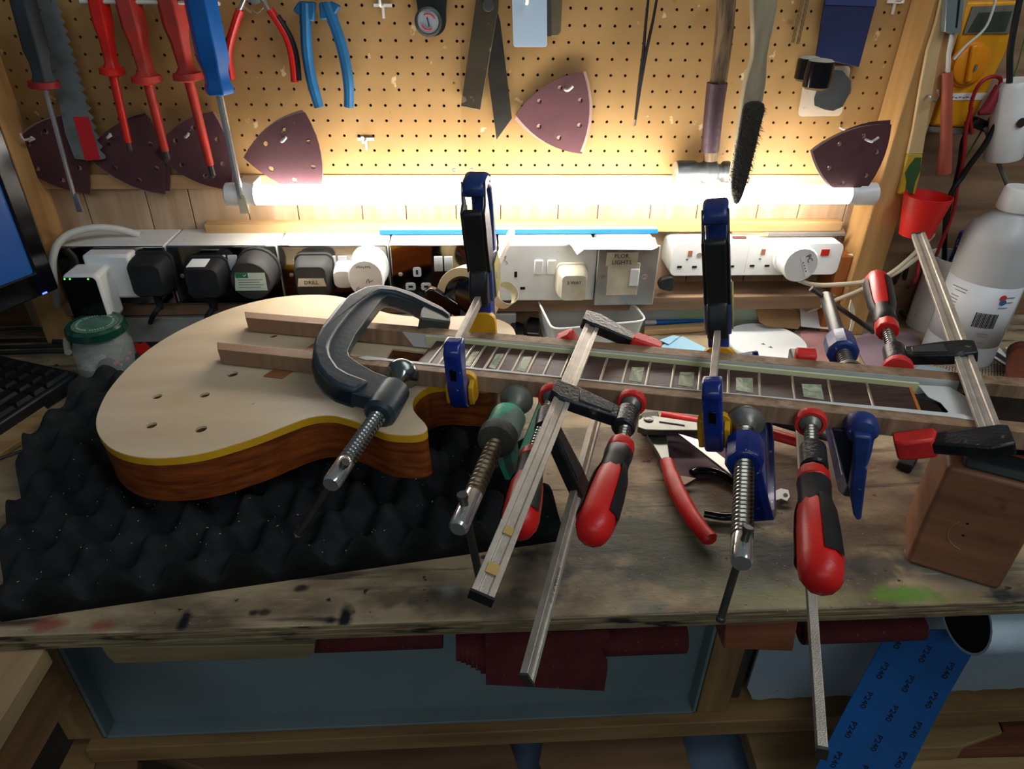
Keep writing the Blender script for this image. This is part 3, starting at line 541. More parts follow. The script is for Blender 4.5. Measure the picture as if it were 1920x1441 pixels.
def plug(label, px, py, w, h, d, m, yb=YF, rnd=.010, round_=False, cable=None, name='plug', taper=.82, extra=None):
    c = PY(px, py, yb-d); c.y = yb; t = thing(name, label, 'plug', c-V((0, 0, h/2)))
    c2 = V((c.x, yb-d, c.z)); mb = MB()
    def ring(y, s, z=0): return rrect(V((c.x, y, c.z+z)), X, Z, w*s, h*s, min(w, h)*s*(.49 if round_ else rnd/min(w, h)), 5)
    rs = [ring(yb, 1.06), ring(yb-.006, 1.06), ring(yb-.0065, .98), ring(yb-d*.55, .97), ring(yb-d*.9, taper+.06), ring(yb-d, taper-.03)]
    n = len(rs[0]); mb.add([p for r in rs for p in r], [(i*n+k, i*n+(k+1) % n, (i+1)*n+(k+1) % n, (i+1)*n+k) for i in range(len(rs)-1) for k in range(n)]+[tuple(range(n)), tuple((len(rs)-1)*n+k for k in range(n))])
    part('plug_body', mb, m, t, 0, smooth=40)
    if cable:
        r, pts, cm = cable; g = V((c.x, yb-d*.5, c.z-h*.46))
        gm = MB()
        for k in range(6): gm.lathe(g+V((0, 0, -.004*k)), (0, 0, -1), [(0, r*1.7-.0003*k), (.0028, r*1.6-.0003*k), (.0029, r*1.2), (.004, r*1.2)], 12)
        part('strain_relief', gm, cm, t); part('cord', MB().tube(cat([g+V((0, 0, -.02))]+pts, 6, False), r, 10), cm, t)
    return t, c2
cb = [PY(288, 590, -.085), PZ(270, 617, .008), PZ(200, 640, .006), PZ(100, 640, .005)]
plug('square black plug in the left chrome plate beside the white adapter', 274, 527, .050, .054, .036, M_RUB, cable=(.0035, cb, M_RUB))
t, c = plug('black plug with a white paper tag in the second chrome plate', 380, 532, .052, .05, .036, M_RUB, cable=(.0042, [PY(388, 600, -.085), PZ(395, 640, .006), PZ(470, 640, .01)], M_RUB))
part('paper_tag', MB().slab([c+V((-.018, .004, .0215)), c+V((.006, .004, .0215)), c+V((.009, .02, .0265)), c+V((-.014, .02, .0265))], (0, 0, .0008)), M_WHITE, t, label='white paper tag')
t, c = plug('large round black plug with a green and white test label', 470, 527, .056, .058, .045, mat('dusty_black', '2b2d2e', .65, 0, '3d3d3b', 20, mix=(.4, .7)), round_=True, taper=.9)
lb = part('test_label', MB().slab([c+V((-.022, -.0006, -.013)), c+V((.020, -.0006, -.013)), c+V((.020, -.0006, .012)), c+V((-.018, -.0006, .012))], (0, .0005, 0)), mat('label_pale_green', 'b9ccc4', .5), t, label='pale test label with a green header')
part('header', MB().slab([c+V((-.018, -.0009, .005)), c+V((-.002, -.0009, .005)), c+V((-.002, -.0009, .012)), c+V((-.018, -.0009, .012))], (0, .0002, 0)), mat('label_green', '1c6a4c', .5), lb)
text('✓', c+V((-.006, -.0011, .0085)), X, Z, .007, M_WHITEC, lb, 'tick_mark')
for k in range(4): part('print_line', MB().bb(c.x-.016, c.x+.016-.004*(k % 2), c.y-.001, c.y-.0007, c.z+.002-.0035*k, c.z+.0026-.0035*k), mat('label_print', '5a6a64', .6), lb)
t, c = plug('black plug marked DRILL in the third chrome plate', 584, 528, .05, .052, .036, mat('dusty_black', '2b2d2e', .65), cable=(.004, [PY(590, 590, -.085), PZ(600, 620, .006)], M_RUB))
lb = part('paper_label', MB().slab([c+V((-.019, -.0006, -.0065)), c+V((.019, -.0006, -.0065)), c+V((.0165, -.0006, .005)), c+V((-.0165, -.0006, .005))], (0, .0005, 0)), M_CREAM, t, label='cream label reading DRILL')
text('DRILL', c+V((0, -.0009, -.001)), X, Z, .0075, M_INK, lb, 'lettering')
t, c = plug('round white plug with black pen scribbles in the third chrome plate', 686, 523, .048, .056, .046, M_WHITE, round_=True, taper=.92)
for (dx, dz, n_, q) in ((-.010, .017, 7, .003), (.001, -.003, 3, .006), (-.013, -.014, 6, .005)):
    for k in range(n_):
        an = 1.2+.7*math.sin(k*2.3); part('pen_stroke', MB().box(c+V((dx+.0028*k, -.0008, dz+.0006*math.sin(k*1.7))), q, .0003, .0007, V((math.cos(an), 0, math.sin(an))), Y, V((-math.sin(an), 0, math.cos(an)))), M_INK, t, smooth=0)
plug('small white plug half hidden between the DRILL plug and the round white plug', 643, 524, .03, .03, .03, M_WHITE)
t, c = plug('cream plug marked 3 WAY in the white socket', 1076, 540, .042, .046, .034, M_CREAM, rnd=.008)
text('3 WAY', c+V((0, -.0006, .008)), X, Z, .0065, M_INK, t)
t, c = plug('large round white plug on the power strip with pen marks', 1502, 497, .05, .052, .034, M_WHITE, yb=YE, round_=True, taper=.95)
text('PC', c+V((.009, -.0006, .010)), V((.5, 0, -.86)), V((.86, 0, .5)), .010, M_INK, t, 'pen_mark')
part('paper_strip', MB().slab([c+V((-.004, -.0007, .012)), c+V((.001, -.0007, .015)), c+V((.016, -.0007, -.014)), c+V((.010, -.0007, -.018))], (0, .0004, 0)), M_WHITEC, t, label='white paper strip')
for k in range(4): q = c+V((.002+.0022*k, -.001, .004-.0042*k)); part('pen_dot', MB().bb(q.x-.0006, q.x+.0006, q.y-.0003, q.y+.0003, q.z-.0008, q.z+.0008), M_INK, t)
# white powerline adapter
c = PY(146, 560, -.122)
t = thing('power_adapter', 'white plug in power adapter with a black face and three green lights', 'adapter', V((c.x, YF, c.z-.03)))
a0, a1 = PY(112, 516, -.122), PY(180, 517, -.122)
part('adapter_body', MB().bb(a0.x, a1.x+.001, -.122, -.080, a0.z-.070, a0.z), M_WHITE, t, .006, seg=3)
q = PY(170, 510, -.08); part('plug_part', MB().bb(a0.x+.012, a1.x+.028, -.085, YF-.0001, a0.z-.05, a0.z+.012), M_WHITE, t, .004)
part('black_face', MB().slab(rrect(V(((a0.x+a1.x)/2-.001, -.1230, a0.z-.036)), X, Z, a1.x-a0.x-.002, .066, .006), (0, .001, 0)), M_BLKG, t, label='glossy black face')
for px in (121, 131, 165): g = PY(px, 523, -.1236); part('indicator_light', MB().sphere(V((g.x, -.1236, g.z)), .0011, 8), mat('green_led', (.1, 1, .05), .4, emis=2.2), t, label='small green light')
M_WCAB = mat('white_cable', 'c9c8c0', .45)
single('cable', 'thick white cable arching over the left end of the sockets', 'cable', MB().tube(cat([PY(262, 440, -.02), PY(215, 428, -.03), PY(165, 428, -.045), PY(120, 445, -.06), PY(100, 480, -.075), PY(103, 540, -.085), PZ(118, 605, .015), PZ(128, 660, .006)], 8, False), .0048, 12), M_WCAB)
single('cable', 'white cable curling out of the right end of the power strip', 'cable', MB().tube(cat([PY(1579, 482, -.03), PY(1605, 478, -.035), PY(1626, 458, -.035), PY(1632, 435, -.03), PY(1622, 420, -.01), PY(1612, 418, .0)], 8, False), .0043, 12), M_WCAB)
M_CCAB = mat('cream_cable', 'b9ad96', .5)
single('cable', 'cream cable running level below the round white plug to the post', 'cable', MB().tube(cat([PY(1495, 524, -.07), PY(1530, 534, -.075), PY(1600, 531, -.07), PY(1660, 520, -.07), PY(1700, 498, -.06), PY(1735, 470, -.03)], 8, False), .0033, 10), M_CCAB)
single('cable', 'cream cable slanting up to the right behind the blue clamp screw', 'cable', MB().tube(cat([PZ(1500, 590, .014), PY(1560, 565, -.06), PY(1620, 540, -.062), PY(1680, 505, -.075), PY(1730, 460, -.05), PY(1750, 440, -.02)], 8, False), .003, 10), M_CCAB)
single('rag', 'small crumpled black cloth piece on the rear rail left of the power strip', 'rag', MB().slab(cat([PY(x, y, -.05) for x, y in ((1237, 541), (1240, 527), (1252, 522), (1262, 521), (1263, 530), (1260, 545))], 3), (0, .012, 0)), M_RUB, .002)
# things lying on the socket boxes
bx0, bx1 = PY(712, 437, -.02).x, PY(1232, 440, -.02).x
single('blue_edged_board', 'long white board with a bright blue edge lying on top of the sockets', 'board', MB().bb(bx0, bx1, -.0195, .008, ZT+.0015, ZT+.0075), M_WHITEC, .0004)
single('blue_strip', 'bright blue strip along the front of the white board above the sockets', 'strip', MB().bb(bx0, bx1, -.023, -.0197, ZT+.0015, ZT+.0078), mat('bright_blue', '1f6fcf', .5), .0004)
pa, pb = PY(1425, 437, -.035), PY(1588, 439, -.035); pz = z1+.0045
pc = thing('pencil', 'pencil lying on top of the power strip', 'pencil', (pa.x, -.02, z1))
part('barrel', MB().lathe((pa.x+.018, -.02, pz), (1, 0, 0), [(0, .0036), (.115, .0036)], 6), mat('grey_pencil', '6f6a66', .5), pc)
part('sharpened_tip', MB().lathe((pa.x, -.02, pz), (1, 0, 0), [(0, .0004), (.0178, .0036)], 8), W_PINE, pc)
single('wood_scrap', 'thin pale wood strip lying behind the pencil', 'wood strip', MB().bb(pa.x-.03, pb.x+.01, -.008, .008, z1+.001, z1+.006), W_PINE)
single('wood_scrap', 'small dark sliver on the power strip beside the blue clamp', 'wood', MB().bb(PY(1373, 440, -.02).x, PY(1397, 440, -.02).x, -.028, -.022, z1+.0002, z1+.003), mat('dark_sliver', '5a3a2c', .6))

# ================================================================ tools hanging on the pegboard
M_WIRE = mat('white_coated_hook', 'd6d6d0', .35)
def hook(label, px, py, L=.03, drop=.012, m=M_WIRE, y0=.004):
    a = PY(px, py, -.001); t = thing('peg_hook', label, 'hook', a)
    part('arm', MB().tube(cat([V((a.x, y0, a.z)), V((a.x, -L*.6, a.z)), V((a.x, -L, a.z+.002)), V((a.x, -L-.003, a.z+.010))], 4, False), .0016, 8), m, t)
    part('brace', MB().box((a.x, -.0022, a.z), .022, .0026, .0035).box((a.x, -.0022, a.z-drop/2-.002), .003, .0022, drop), m, t); return t
hook('white peg hook alone at the top, left of the round gauge', 718, 10)
hook('white peg hook alone below the blue pliers', 686, 260)
hook('small white peg hook at the top right, right of the blue packet', 1678, 3, .02)
hook('white peg hook above the left screwdriver, through the first sandpaper stack', 68, 255)
# long rod the screwdrivers hang from
single('hanging_rail', 'white wire rail the row of screwdrivers hangs from', 'rail', MB().tube([PY(150, 3, -.05), PY(250, 4, -.05), PY(330, 5, -.05), PY(410, 7, -.05)], .0022, 8).tube([PY(410, 7, -.05), PY(410, 7, .003)], .0022, 8).tube([PY(165, 3, -.05), PY(165, 3, .003)], .0022, 8), M_WIRE)
def driver(label, top, neck, tip, yy, hr, prof, sr_, m, ms, collar=None, sleeve=0, blade=False, dz=0., tilt=0.):
    a, n, b = PY(*top, yy), PY(*neck, yy), PY(*tip, yy); ax = (b-a).normalized(); t = thing('screwdriver', label, 'screwdriver', b)
    L = (n-a).length; part('handle', MB().lathe(a-ax*.03, ax, [(s*(L+.03), r*hr) for s, r in prof], 6 if hr > .012 else 10, ref=X), m, t, .0012, smooth=50)
    S = (b-n).length
    if sleeve: part('insulated_sleeve', MB().lathe(n, ax, [(0, sr_*1.5), (.004, sr_*1.25), (S*sleeve, sr_*1.05)], 12), m, t)
    if blade: part('blade', MB().lathe(n, ax, [(0, sr_), (S*.86, sr_)], 10).hexa([b-ax*.024+X*i*sr_+Y*j*sr_*.9 for i, j in ((-1, -1), (1, -1), (1, 1), (-1, 1))], [b+X*i*sr_*1.4+Y*j*.0006 for i, j in ((-1, -1), (1, -1), (1, 1), (-1, 1))]), ms, t)
    else: part('blade', MB().lathe(n, ax, [(0, sr_*.8), (S-.008, sr_*.8), (S-.004, sr_*.85), (S, sr_*.15)], 8), ms, t)
    if collar: part('collar', MB().lathe(n-ax*.002, ax, [(-.004, sr_*1.5), (-.003, hr*1.05), (.004, hr*1.1), (.007, sr_*1.6)], 12), collar, t)
    return t
PR = [(0, .5), (.06, .85), (.2, .95), (.5, .95), (.66, .72), (.78, .66), (.9, .62), (.96, .95), (1, .9)]
PR2 = [(0, .6), (.04, .95), (.7, 1), (.8, .8), (.9, .78), (.95, .92), (1, .85)]
M_HRED = mat('insulated_red', 'd8271e', .35, 0, 'bf1f18', 30, mix=(.4, .7)); M_HREDW = mat('worn_red', 'c83428', .5, 0, '9c3a30', 30, mix=(.4, .7))
driver('slim red insulated screwdriver, leftmost of the three red ones', (184, 2), (211, 135), (247, 287), -.045, .013, PR, .0042, M_HRED, M_DSTEEL, M_HRED, .86)
driver('faded red insulated screwdriver, middle of the three red ones', (240, 2), (276, 150), (317, 303), -.045, .016, PR, .0046, M_HREDW, M_DSTEEL, M_HREDW, .86)
driver('faded red insulated screwdriver, rightmost of the three red ones beside the blue one', (318, 2), (353, 145), (401, 334), -.045, .016, PR, .0048, M_HREDW, M_DSTEEL, M_HREDW, .86)
driver('blue handled flat screwdriver with a long chrome blade, right of the red ones', (376, 0), (411, 176), (460, 400), -.076, .019, PR2, .0042, mat('blue_handle', '0e5fae', .35, 0, '0c4d92', 20, mix=(.4, .7), speck=[('b9c6d4', 60, .72, .75)]), M_CHROME, None, 0, True)
driver('long thin screwdriver with a dark grey handle at the far left of the pegboard', (40, -10), (83, 160), (150, 397), -.05, .0155, PR2, .0026, mat('dark_grey_grip', '23292c', .6, 0, '30373a', 20, mix=(.4, .7)), M_CHROME, mat('dark_red_ring', '8c1c1c', .5), 0, True)
# saw blade
ps = [(92, -20), (122, 30), (130, 90), (140, 160), (152, 240), (176, 300), (198, 298)]
teeth = []
for k in range(17):
    u = k/16; x, y = 112+(198-112)*u**1.05, 5+(293-5)*u; teeth += [(x, y), (x-6, y+6)]
t = thing('saw', 'grey saw blade with coarse teeth and a red tag on its tip', 'saw', PY(170, 300, -.022))
part('blade', MB().slab([PY(x, y, -.02) for x, y in [(60, -25), (84, 60), (104, 160), (122, 250), (140, 297), (160, 300), (186, 300), (198, 296)]+teeth[::-1]], (0, .0012, 0)), mat('saw_grey', '80878a', .5, .3, '646b6c', 30, mix=(.4, .7), speck=[('6a4a30', 60, .68, .72)]), t)
part('red_tag', MB().slab([PY(x, y, -.0212) for x, y in ((137, 219), (165, 219), (188, 299), (160, 301))], (0, .001, 0)), mat('red_tag', 'c4222a', .5), t)
# long nose pliers
def tubepx(pts, yy, r, flat=1., seg=10): return MB().tube(cat([PY(x, y, yy) for x, y in pts], 5, False), r, seg, flat=flat)
t = thing('pliers', 'small pliers with red and black handles hanging beside the blue pliers', 'pliers', PY(490, 155, -.02))
for nm, red, blk, st in (('l', [(450, 18), (441, 45), (431, 80), (428, 110), (434, 148)], [(441, 50), (427, 80), (422, 110), (427, 145)], [(462, -10), (456, 5), (449, 20)]), ('r', [(506, 18), (524, 45), (540, 75), (549, 110), (553, 153)], [(520, 30), (545, 72), (556, 110), (560, 150)], [(492, -10), (497, 5), (505, 20)])):
    part('handle', tubepx(red, -.022, .0062, .8), M_RED, t); part('grip_inlay', tubepx(blk, -.0222, .0048, .8), M_BLK, t); part('jaw', tubepx(st, -.022, .004, .7), M_STEEL, t)
part('pivot', MB().lathe(PY(477, -6, -.022), (0, -1, 0), [(-.004, .008), (.004, .008)], 14), M_STEEL, t)
part('spring', tubepx([(463, 2), (472, 18), (484, 24), (497, 10)], -.018, .0006), M_STEEL, t)
t = thing('pliers', 'large blue handled pliers hanging left of the round gauge', 'pliers', PY(610, 205, -.02))
M_BLH = mat('faded_blue_grip', '1f6a9c', .45, 0, '17507a', 20, mix=(.4, .7), speck=[('b4cad6', 60, .71, .74)])
part('handle', tubepx([(572, 5), (573, 40), (575, 90), (582, 140), (590, 172), (598, 200)], -.022, [.009]*6+[.0085]*5+[.0085]*5+[.0085]*5+[.008]*5, .8), M_BLH, t)
part('handle', tubepx([(612, 5), (625, 40), (640, 85), (650, 130), (654, 165), (654, 200)], -.022, [.009]*6+[.0085]*5+[.0085]*5+[.0085]*5+[.008]*5, .8), M_BLH, t)
part('guard', MB().slab([PY(x, y, -.028) for x, y in ((560, 2), (548, 20), (566, 33), (588, 42), (591, 5))], (0, .012, 0)), M_BLH, t, .002)
part('guard', MB().slab([PY(x, y, -.028) for x, y in ((597, 5), (600, 38), (622, 36), (638, 12), (622, 4))], (0, .012, 0)), M_BLH, t, .002)
part('jaw', MB().slab([PY(x, y, -.026) for x, y in ((575, 0), (618, 0), (606, -30), (586, -30))], (0, .01, 0)), M_DSTEEL, t, .001)
# round gauge / pen light
t = thing('dial_tool', 'black rounded tool with a small red marked dial on its end', 'gauge', PY(808, 66, -.02))
part('body', MB().slab(cat([PY(x, y, -.028) for x, y in ((784, -20), (783, 20), (783, 45), (792, 63), (808, 69), (825, 64), (835, 50), (836, 20), (834, -20))], 4), (0, .024, 0)), M_BLK, t, .005, seg=3)
dc = PY(803, 41, -.0305); part('bezel', MB().lathe(dc, (0, -1, 0), [(-.002, .0165), (.001, .0162), (.002, .0135), (.001, .0125)], 24), M_DSTEEL, t)
dl = part('dial', MB().lathe(dc, (0, -1, 0), [(0, .0125), (.0014, .0124)], 24), mat('dial_face', '9aa4aa', .4), t)
for a0 in (.4, 3.5): part('red_arc', MB().tube([dc+V((.0085*math.cos(a0+k*.22), -.0016, .0085*math.sin(a0+k*.22))) for k in range(9)], .0008, 6), mat('dial_red', 'c02a2a', .5), dl)
part('dial_line', MB().box(dc+V((0, -.0016, 0)), .0012, .0004, .010, V((.96, 0, .25)), Y, V((-.25, 0, .96))), M_INK, dl)
# sliding bevel
t = thing('angle_gauge', 'tarnished metal sliding angle gauge with its dark blade half open', 'angle gauge', PY(900, 262, -.012))
part('stock', MB().slab([PY(x, y, -.018) for x, y in ((895, -15), (937, -15), (934, 20), (901, 207), (864, 200))], (0, .011, 0)), mat('bronze_stock', '5b5243', .38, .7, '443d31', 14, mix=(.4, .7), speck=[('857a60', 50, .68, .72)]), t, .0008)
part('blade', MB().slab([PY(x, y, -.011) for x, y in ((930, 10), (938, 40), (960, 222), (931, 262), (915, 140))], (0, .002, 0)), mat('dark_blade', '45433e', .4, .7, '35332f', 20, mix=(.4, .7)), t, .0003)
part('pivot_screw', MB().lathe(PY(915, 9, -.0185), (0, -1, 0), [(0, .0075), (.0012, .0068), (.0014, .001)], 14), M_DSTEEL, t)
# cabinet scraper pair
t = thing('scraper', 'pale blue grey plate hanging over a brown block at the top centre', 'scraper', PY(1005, 72, -.012))
part('plate', MB().slab(rrect(PY(993, 15, -.019), V((.998, 0, .01)), V((-.05, 0, 1)), .042, .085, .003), (0, .001, 0)), mat('pale_plate', 'a9bfd2', .35), t, .0003)
part('brown_block', MB().slab([PY(x, y, -.017) for x, y in ((1022, -20), (1055, -20), (1052, 60), (1046, 68), (1024, 68))], (0, .01, 0)), mat('olive_block', '5f543c', .5, 0, '4a4230', 20, mix=(.4, .7)), t, .001)
part('dark_edge', MB().slab([PY(x, y, -.0172) for x, y in ((1022, -20), (1034, -20), (1034, 68), (1024, 68))], (0, .01, 0)), M_DSTEEL, t)
hk = PY(985, 4, -.001); part('hook_tip', MB().tube([V((hk.x, .002, hk.z)), V((hk.x, -.026, hk.z)), V((hk.x, -.03, hk.z+.006))], .0022, 8), M_WIRE, t)
# long tweezers
t = thing('tweezers', 'long thin black tweezers hanging left of the hammer', 'tweezers', PY(1190, 236, -.012))
part('arm', MB().tube([PY(x, y, -.014) for x, y in ((1217, -15), (1211, 40), (1206, 100), (1198, 160), (1189, 232))], [.0026, .003, .0036, .003, .0012], 8, flat=.6), M_BLK, t)
part('arm', MB().tube([PY(x, y, -.018) for x, y in ((1234, -15), (1224, 40), (1212, 95), (1201, 160), (1191, 235))], [.0026, .003, .0036, .003, .0012], 8, flat=.6), M_BLK, t)
part('tip', MB().tube([PY(1191, 224, -.018), PY(1189, 237, -.018)], [.0016, .001], 6), M_STEEL, t)
# hammer
t = thing('hammer', 'ball pein hammer with a worn taped wooden handle hanging head down', 'hammer', PY(1330, 342, -.02))
ha = [(1363, -20), (1358, 60), (1350, 130), (1343, 180), (1336, 240), (1332, 300)]
part('handle', MB().tube([PY(x, y, -.03) for x, y in ha], [.0135, .013, .0125, .012, .0115, .011], 12, flat=.85), mat('weathered_handle', '6f5a3c', .7, 0, '3b2c1e', 22, (6, 6, 1), (.4, .65), bump=.8, bscale=120), t)
part('tape_wrap', MB().tube([PY(x, y, -.03) for x, y in ((1345, 155), (1341, 185), (1336, 230), (1331, 283))], [.0148, .0142, .0138, .0135], 14, flat=.87), mat('purple_tape', '3d2833', .5, 0, '2c1c24', 20, mix=(.4, .7), bump=.6, bscale=150), t)
hl = [(1266, .0), (1274, .0150), (1300, .0150), (1306, .0122), (1314, .0125), (1321, .0165), (1338, .0165), (1345, .0105), (1350, .0105), (1355, .0140), (1364, .0145), (1372, .0105), (1376, .003)]
hp = [PY(px, 322, -.03) for px, r in hl]; ax = (hp[-1]-hp[0]).normalized()
part('head', MB().lathe(hp[0], ax, [(0, .0140)]+[((p-hp[0]).length, r) for p, (q, r) in list(zip(hp, hl))[1:]], 18), mat('hammer_steel', '6c7072', .4, .6, '505456', 30, mix=(.4, .7)), t)
part('striking_face', MB().lathe(hp[0]-ax*.0008, ax, [(0, .0130), (.001, .0142)], 18), M_STEEL, t)
# wire brush
t = thing('wire_brush', 'long wooden handled wire brush with dark matted bristles', 'brush', PY(1385, 382, -.02))
part('handle', MB().slab(cat([PY(x, y, -.08) for x, y in ((1415, -20), (1413, 60), (1411, 110), (1398, 155), (1388, 220), (1378, 290), (1370, 350), (1378, 382), (1392, 370), (1410, 290), (1424, 220), (1436, 160), (1440, 100), (1453, 40), (1458, -20))], 3), (0, .012, 0)), mat('grey_handle', 'a0957c', .6, 0, '867b64', 14, (6, 1, 1), (.4, .7)), t, .0015)
br = MB(); random.seed(3)
for k in range(1500):
    u = random.random(); y = 196+u*180; xc = 1414-u*38+.0; wv = 20*(1 if u < .8 else max(.15, (1-u)/.2)); x = xc+random.uniform(-wv, wv); p = PY(x, y, -.080); d = V((random.uniform(-.5, .5), -1, random.uniform(-.7, .5))).normalized(); L = random.uniform(.007, .013)
    s_ = d.orthogonal().normalized()*.00045; br.add([p-s_, p+s_, p+d*L], [(0, 1, 2)])
part('bristles', br, mat('bristle_grey', '55534a', .6, .2), t, smooth=0, kind='stuff')
part('bristle_bed', MB().slab(cat([PY(x, y, -.084) for x, y in ((1398, 195), (1388, 240), (1378, 300), (1372, 350), (1380, 380), (1394, 365), (1412, 300), (1426, 240), (1434, 195))], 3), (0, .004, 0)), mat('bristle_dark', '2c2a26', .8), t, .002)
# drill bits
for (pts, lab) in (([(1508, -15), (1498, 40), (1486, 80)], 'thin twist drill bit hanging at the top, left of its neighbour'), ([(1518, -15), (1510, 40), (1496, 82)], 'thin twist drill bit hanging at the top beside the blue packet')):
    a, b = PY(*pts[0], -.008), PY(*pts[2], -.008); single('drill_bit', lab, 'drill bit', MB().thread(a, b, .0022, .006, .0009, 8), mat('bit_tan', '8d7a5c', .4, .7))
# blue packet
t = thing('packet', 'dark blue flat packet hanging at the top right of the pegboard', 'packet', PY(1575, 126, -.01))
part('packet_body', MB().slab([PY(x, y, -.012) for x, y in ((1550, -20), (1648, -20), (1642, 10), (1611, 126), (1530, 108))], (0, .003, 0)), mat('navy_packet', '1c2750', .5, 0, '151e40', 8, mix=(.4, .7), speck=[('3a456c', 20, .62, .7)]), t, .0008)
part('packet_flap', MB().slab([PY(x, y, -.0135) for x, y in ((1549, -10), (1645, -10), (1643, 12), (1547, 9))], (0, .001, 0)), mat('navy_flap', '2b3766', .5), t, .0003)
# clear bag with black cloth
t = thing('plastic_pouch', 'clear flat plastic pouch with a torn black cloth piece inside', 'pouch', PY(1540, 213, -.006))
part('clear_sheet', MB().slab(rrect(PY(1545, 172, -.006), V((1, 0, .02)), V((-.06, 0, 1)), .060, .062, .006), (0, .0006, 0)), mat('clear_film', 'd8cfc0', .25, alpha=.35), t)
part('cloth_piece', MB().slab([PY(x, y, -.0078) for x, y in ((1528, 198), (1527, 185), (1536, 160), (1550, 130), (1580, 132), (1596, 152), (1596, 170), (1580, 200), (1562, 208), (1545, 205))], (0, .0014, 0)), mat('grey_cloth', '23282a', .8, 0, '34393a', 30, mix=(.4, .7)), t, .0003)
# black double knob
t = thing('rubber_bumper', 'glossy black double lobed knob with a dusty top on the pegboard', 'knob', PY(1528, 160, -.03))
k1, k2 = PY(1535, 138, -.05), PY(1515, 128, -.03)
part('front_lobe', MB().lathe(k1+Z*.017, -Z, [(0, .004), (.0015, .0125), (.004, .0165), (.02, .0175), (.032, .0165), (.035, .013), (.036, .004)], 20), M_BLKG, t)
part('rear_lobe', MB().lathe(k2+Z*.014, -Z, [(0, .004), (.0015, .0115), (.004, .0145), (.026, .0145), (.029, .011), (.03, .004)], 18), M_BLKG, t)
part('dust_cap', MB().lathe(k1+Z*.0176, -Z, [(0, .003), (.0012, .012), (.0032, .0155)], 20).lathe(k2+Z*.0146, -Z, [(0, .003), (.0012, .011), (.003, .0138)], 18), mat('grey_dust', 'b0ac9c', .95), t, label='grey dust on the top')
part('stem', MB().cyl(k2+Y*.01, V((k2.x, .002, k2.z)), .004, 10), M_STEEL, t)
# delta sandpaper stacks
M_SP = mat('maroon_abrasive', '583439', .85, 0, '4a2b30', 18, mix=(.35, .7), bump=.5, bscale=900, speck=[('a9898a', 90, .755, .78)])
M_SPB = mat('abrasive_backing', 'a08578', .7)
def delta(label, px, py, rot, n, hkpx, curl=0., sz=1., lift=.0, mcol=M_SP):
    c = PY(px, py, -.006-lift); t = thing('sandpaper_stack', label, 'sandpaper', c, 'maroon triangular sanding sheets on the pegboard')
    for k in range(n):
        r0 = rot+random.uniform(-.07, .07)*(k < n-1); cc = c+V((random.uniform(-.003, .003), -.0012*k, random.uniform(-.003, .003)*(k < n-1)))
        cor = [(.058*sz*math.cos(r0+PI/3+2*PI/3*i), .058*sz*math.sin(r0+PI/3+2*PI/3*i)) for i in range(3)]; pts = []
        for i in range(3):
            (ax_, az_), (bx_, bz_) = cor[i], cor[(i+1) % 3]; mx_, mz_ = (ax_+bx_)/2, (az_+bz_)/2; q = 1+.26/.5
            for j in range(8):
                u = j/8; bul = 4*u*(1-u)*.0105*sz; l = math.hypot(mx_, mz_); pts.append((ax_+(bx_-ax_)*u+mx_/l*bul, az_+(bz_-az_)*u+mz_/l*bul))
        W = lambda x, z: cc+V((x, -curl*(x*x+z*z)/.0034*(1+k*.4), z))
        hs = [[(.031*sz*math.cos(r0+PI/6+PI/3*i)+.0034*math.cos(a*PI/4), .031*sz*math.sin(r0+PI/6+PI/3*i)+.0034*math.sin(a*PI/4)) for a in range(8)] for i in range(6)]
        mb = MB(); mb.plate([W(x, z) for x, z in pts], [[W(x, z) for x, z in h] for h in hs], (0, .0009, 0)); part('sheet', mb, mcol if k % 2 == (n-1) % 2 else M_SPB, t, smooth=0)
    h = PY(hkpx[0], hkpx[1], -.014-lift); part('hook_tip', MB().tube(cat([V((h.x, .003, h.z)), V((h.x, -.018-lift, h.z)), V((h.x+.003, -.024-lift, h.z+.001)), V((h.x+.008, -.026-lift, h.z+.006))], 4, False), .0016, 8), M_WIRE, t)
delta('maroon sandpaper stack on the right board, between the angle gauge and the tweezers', 1050, 212, .03, 4, (1060, 168))
delta('maroon sandpaper stack right of the blue screwdriver, in front of the lit tube', 543, 290, .05, 3, (530, 262), lift=.045)
delta('curled maroon sandpaper stack at the right end of the lit tube', 1596, 298, -.18, 5, (1625, 262), curl=0., lift=.06)
delta('dark sandpaper stack between the saw tag and the slim red screwdriver', 250, 292, .0, 3, (205, 256), lift=.002)
delta('dark sandpaper stack behind the rightmost red screwdriver', 374, 285, .03, 3, (350, 255), lift=.002)
delta('dark sandpaper stack at the far left behind the long thin screwdriver', 100, 292, .02, 3, (60, 262), lift=.002)
